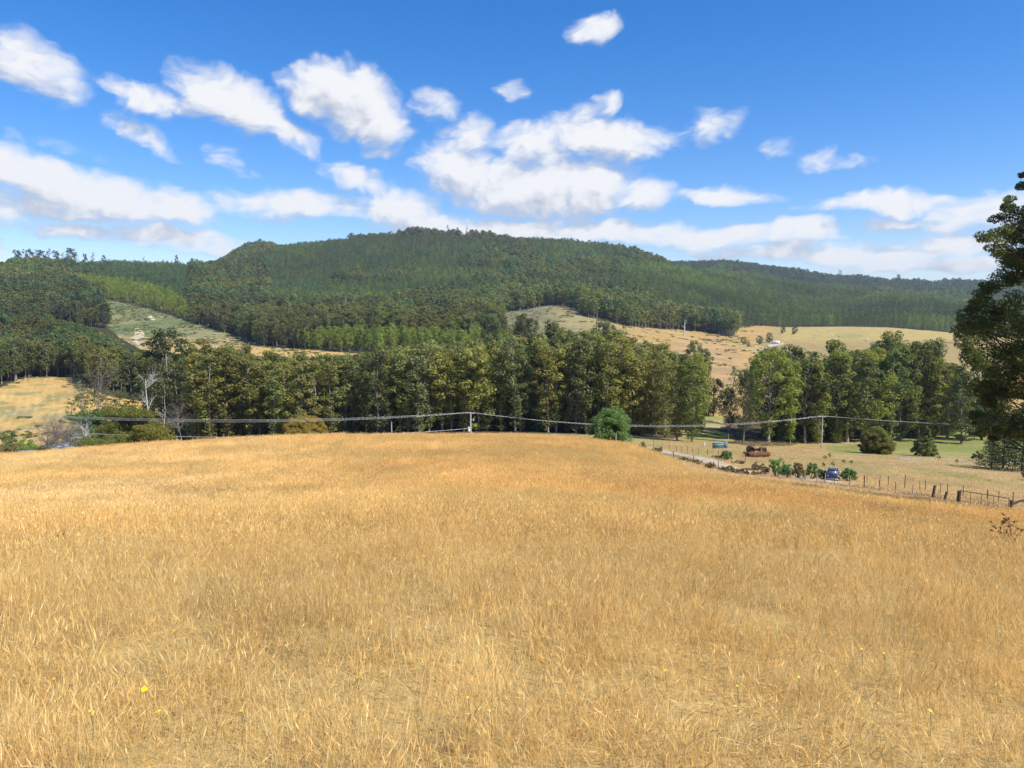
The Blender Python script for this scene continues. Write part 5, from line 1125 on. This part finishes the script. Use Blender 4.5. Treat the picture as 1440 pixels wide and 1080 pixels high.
hs = nd(nt, 'ShaderNodeHueSaturation'); hs.inputs['Saturation'].default_value = 1.42; L(sky.outputs[0], hs.inputs['Color']); tn_ = nd(nt, 'ShaderNodeVectorMath'); tn_.operation = 'MULTIPLY'; tn_.inputs[1].default_value = (.90, .875, 1.05); L(hs.outputs[0], tn_.inputs[0]); L(tn_.outputs[0], bg.inputs[0]); bg.inputs[1].default_value = .125
CL = [(840, 39, 34, 15, -10, .75), (38, 92, 52, 28, 28, .8), (205, 142, 58, 17, 14, .85), (298, 128, 44, 26, 20, 1), (345, 150, 58, 30, 20, 1), (392, 178, 44, 18, 28, .85), (250, 150, 40, 16, 5, .8), (415, 192, 42, 14, 28, .65),
 (462, 116, 50, 28, 5, 1), (440, 138, 44, 18, 15, .9), (500, 140, 58, 42, 20, 1), (535, 172, 46, 26, 30, .95), (560, 190, 26, 14, 20, .7), (610, 152, 30, 18, 20, .5), (545, 216, 28, 9, 5, .5), (195, 192, 44, 15, 28, .6), (88, 210, 44, 9, 5, .33), (330, 233, 30, 11, 20, .4),
 (35, 248, 95, 26, 8, 1), (150, 275, 120, 26, 9, 1), (255, 288, 48, 24, 0, 1), (60, 290, 90, 18, 0, .85), (100, 322, 54, 11, 6, .75), (160, 326, 50, 10, 5, .6), (250, 334, 95, 15, 5, .85), (300, 349, 62, 10, 0, .7), (-5, 348, 22, 14, 0, .7), (500, 249, 44, 17, 14, .7),
 (430, 289, 85, 20, -5, .85), (345, 290, 52, 16, 10, .55), (555, 293, 52, 26, 0, 1), (610, 310, 80, 18, 0, .9), (660, 198, 40, 28, 0, .75), (650, 240, 58, 36, 0, .95), (745, 262, 115, 36, 4, 1), (830, 262, 62, 38, 0, 1), (907, 270, 34, 20, 10, .9), (755, 205, 62, 28, 10, .85), (855, 195, 92, 24, 5, .95), (858, 150, 20, 15, 0, .6), (815, 165, 34, 16, 0, .65),
 (700, 318, 170, 22, 0, .95), (860, 322, 150, 20, 0, 1), (1000, 332, 95, 17, 0, 1), (1118, 330, 62, 18, 5, 1), (1080, 352, 110, 10, 0, .8), (1000, 181, 34, 22, -15, .6), (1095, 212, 20, 13, 0, .35), (1152, 225, 24, 13, -15, .38), (1198, 223, 26, 8, 0, .42), (720, 131, 20, 14, 0, .5),
 (1020, 275, 64, 12, 4, .85), (1235, 288, 86, 14, 0, .9), (1300, 284, 42, 13, 0, .8), (1372, 300, 66, 20, -8, .85), (1270, 311, 66, 8, -3, .65), (1180, 360, 74, 11, 3, .85), (1262, 360, 84, 20, 0, .75), (1335, 346, 60, 16, 5, .95), (1310, 376, 95, 10, 0, .8), (1560, 320, 130, 22, 0, .9), (-140, 270, 110, 30, 5, .9), (-60, 60, 60, 26, 10, .7)]
def azel(u, v):
    x, y, z = atv(u, v, 1); return math.atan2(x, y), math.atan2(z, math.hypot(x, y))
def cloud_group():
    ng = bpy.data.node_groups.new('cloud_cover', 'ShaderNodeTree')
    ng.interface.new_socket('Vector', in_out='INPUT', socket_type='NodeSocketVector'); ng.interface.new_socket('Value', in_out='OUTPUT', socket_type='NodeSocketFloat')
    gi_ = ng.nodes.new('NodeGroupInput'); go = ng.nodes.new('NodeGroupOutput'); l = ng.links.new
    def warp(src, scale, amp, det, zoff):
        n = ng.nodes.new('ShaderNodeTexNoise'); n.inputs['Scale'].default_value = scale; n.inputs['Detail'].default_value = det; n.inputs['Roughness'].default_value = .55
        mp = ng.nodes.new('ShaderNodeVectorMath'); mp.operation = 'MULTIPLY_ADD'; mp.inputs[1].default_value = (1, 1.6, 1); mp.inputs[2].default_value = (0, 0, zoff); l(src, mp.inputs[0]); l(mp.outputs[0], n.inputs[0])
        s = ng.nodes.new('ShaderNodeVectorMath'); s.operation = 'SUBTRACT'; s.inputs[1].default_value = (.5, .5, .5); l(n.outputs['Color'], s.inputs[0])
        a = ng.nodes.new('ShaderNodeVectorMath'); a.operation = 'MULTIPLY_ADD'; a.inputs[1].default_value = (amp, amp * .6, 0); l(s.outputs[0], a.inputs[0]); l(src, a.inputs[2])
        return a.outputs[0], n.outputs[0]
    p, _ = warp(gi_.outputs[0], 9, .07, 2, 3.3)
    p, _ = warp(p, 22, .024, 3, 5.3)
    p, nf = warp(p, 60, .009, 5, 8.1)
    acc = None
    for (u, v, ru, rv, ro, st) in CL:
        a, e = azel(u, v)
        mp = ng.nodes.new('ShaderNodeMapping'); mp.vector_type = 'TEXTURE'; mp.inputs['Location'].default_value = (a, e, 0); mp.inputs['Rotation'].default_value = (0, 0, -R(ro)); mp.inputs['Scale'].default_value = (ru * (1.22 if v < 310 else 1.1) / F, rv * (1.28 if v < 310 else 1.08) / F, 1)
        l(p, mp.inputs[0]); d = ng.nodes.new('ShaderNodeVectorMath'); d.operation = 'DOT_PRODUCT'; l(mp.outputs[0], d.inputs[0]); l(mp.outputs[0], d.inputs[1])
        m = ng.nodes.new('ShaderNodeMath'); m.operation = 'MULTIPLY_ADD'; m.inputs[1].default_value = -st; m.inputs[2].default_value = st; l(d.outputs['Value'], m.inputs[0])
        if acc is None: acc = m.outputs[0]
        else:
            x = ng.nodes.new('ShaderNodeMath'); x.operation = 'SMOOTH_MAX'; x.inputs[2].default_value = .25; l(acc, x.inputs[0]); l(m.outputs[0], x.inputs[1]); acc = x.outputs[0]
    # break it up with fine noise
    s = ng.nodes.new('ShaderNodeMath'); s.operation = 'MULTIPLY_ADD'; s.inputs[1].default_value = .75; s.inputs[2].default_value = -.33; l(nf, s.inputs[0])
    for vs, am in ((26, .38), (62, .22)):
        q = ng.nodes.new('ShaderNodeVectorMath'); q.operation = 'MULTIPLY'; q.inputs[1].default_value = (1, 1.35, 1); l(p, q.inputs[0])
        vo = ng.nodes.new('ShaderNodeTexVoronoi'); vo.feature = 'SMOOTH_F1'; vo.voronoi_dimensions = '2D'; vo.inputs['Scale'].default_value = vs; vo.inputs['Smoothness'].default_value = .6; l(q.outputs[0], vo.inputs['Vector'])
        k = ng.nodes.new('ShaderNodeMath'); k.operation = 'MULTIPLY_ADD'; k.inputs[1].default_value = -am; k.inputs[2].default_value = am * .4; l(vo.outputs['Distance'], k.inputs[0])
        k2 = ng.nodes.new('ShaderNodeMath'); k2.operation = 'ADD'; l(s.outputs[0], k2.inputs[0]); l(k.outputs[0], k2.inputs[1]); s = k2
    ad = ng.nodes.new('ShaderNodeMath'); ad.operation = 'ADD'; l(acc, ad.inputs[0]); l(s.outputs[0], ad.inputs[1]); l(ad.outputs[0], go.inputs[0])
    return ng
cg = cloud_group()
tc = nd(nt, 'ShaderNodeTexCoord'); sx = nd(nt, 'ShaderNodeSeparateXYZ'); L(tc.outputs['Generated'], sx.inputs[0])
at2 = nd(nt, 'ShaderNodeMath'); at2.operation = 'ARCTAN2'; L(sx.outputs[0], at2.inputs[0]); L(sx.outputs[1], at2.inputs[1])
asn = nd(nt, 'ShaderNodeMath'); asn.operation = 'ARCSINE'; L(sx.outputs[2], asn.inputs[0])
cb = nd(nt, 'ShaderNodeCombineXYZ'); L(at2.outputs[0], cb.inputs[0]); L(asn.outputs[0], cb.inputs[1])
def cover(off):
    ad = nd(nt, 'ShaderNodeVectorMath'); ad.operation = 'ADD'; ad.inputs[1].default_value = (*off, 0); L(cb.outputs[0], ad.inputs[0])
    g = nd(nt, 'ShaderNodeGroup'); g.node_tree = cg; L(ad.outputs[0], g.inputs[0]); return g.outputs[0]
D0 = cover((0, 0)); D1 = cover((.008, .026))
al = nd(nt, 'ShaderNodeMapRange'); al.interpolation_type = 'SMOOTHSTEP'; al.inputs['From Min'].default_value = .0; al.inputs['From Max'].default_value = .9; al.inputs['To Max'].default_value = .97; L(D0, al.inputs[0])
df = nd(nt, 'ShaderNodeMath'); df.operation = 'SUBTRACT'; L(D0, df.inputs[0]); L(D1, df.inputs[1])
sh = nd(nt, 'ShaderNodeMapRange'); sh.interpolation_type = 'SMOOTHSTEP'; sh.inputs['From Min'].default_value = -.55; sh.inputs['From Max'].default_value = .35; L(df.outputs[0], sh.inputs[0])
cc = nd(nt, 'ShaderNodeMixRGB'); cc.inputs[1].default_value = (.42, .46, .54, 1); cc.inputs[2].default_value = (.74, .74, .75, 1); L(sh.outputs[0], cc.inputs[0])  # sunlit tops and shaded undersides of the clouds painted in as white and grey
bc = nd(nt, 'ShaderNodeBackground'); L(cc.outputs[0], bc.inputs[0]); bc.inputs[1].default_value = 1.0
mx = nd(nt, 'ShaderNodeMixShader'); L(al.outputs[0], mx.inputs[0]); L(bg.outputs[0], mx.inputs[1]); L(bc.outputs[0], mx.inputs[2]); L(mx.outputs[0], nt.nodes['World Output'].inputs[0])
w.cycles.sampling_method = 'MANUAL'; w.cycles.sample_map_resolution = 512
# haze
hz = MB(); hz.box((0, 0, 0), (14000, 14000, 1)); me = hz.mesh('haze', [])
me.vertices.foreach_set('co', np.array([(x, y, z) for z in (HZ0, HZ1) for x, y in ((-7500, -7500), (7500, -7500), (7500, 7500), (-7500, 7500))], np.float32).ravel()); me.update()
hm = bpy.data.materials.new('haze'); hm.use_nodes = True; n = hm.node_tree; n.nodes.clear(); ho = n.nodes.new('ShaderNodeOutputMaterial'); pv = n.nodes.new('ShaderNodeVolumePrincipled')
pv.inputs['Color'].default_value = (.72, .84, 1, 1); pv.inputs['Density'].default_value = 6.2e-5; pv.inputs['Anisotropy'].default_value = .2; n.links.new(pv.outputs[0], ho.inputs['Volume']); hm.cycles.homogeneous_volume = True
me.materials.append(hm); tag(link('haze', me), 'thin blue summer haze over the whole valley', 'haze', kind='stuff')
SC.view_settings.view_transform = 'Standard'; SC.view_settings.look = 'None'; SC.view_settings.exposure = .4; SC.view_settings.gamma = 1
cy = SC.cycles; cy.max_bounces = 5; cy.diffuse_bounces = 3; cy.glossy_bounces = 1; cy.transmission_bounces = 3; cy.volume_bounces = 0; cy.transparent_max_bounces = 4; cy.caustics_reflective = False; cy.caustics_refractive = False
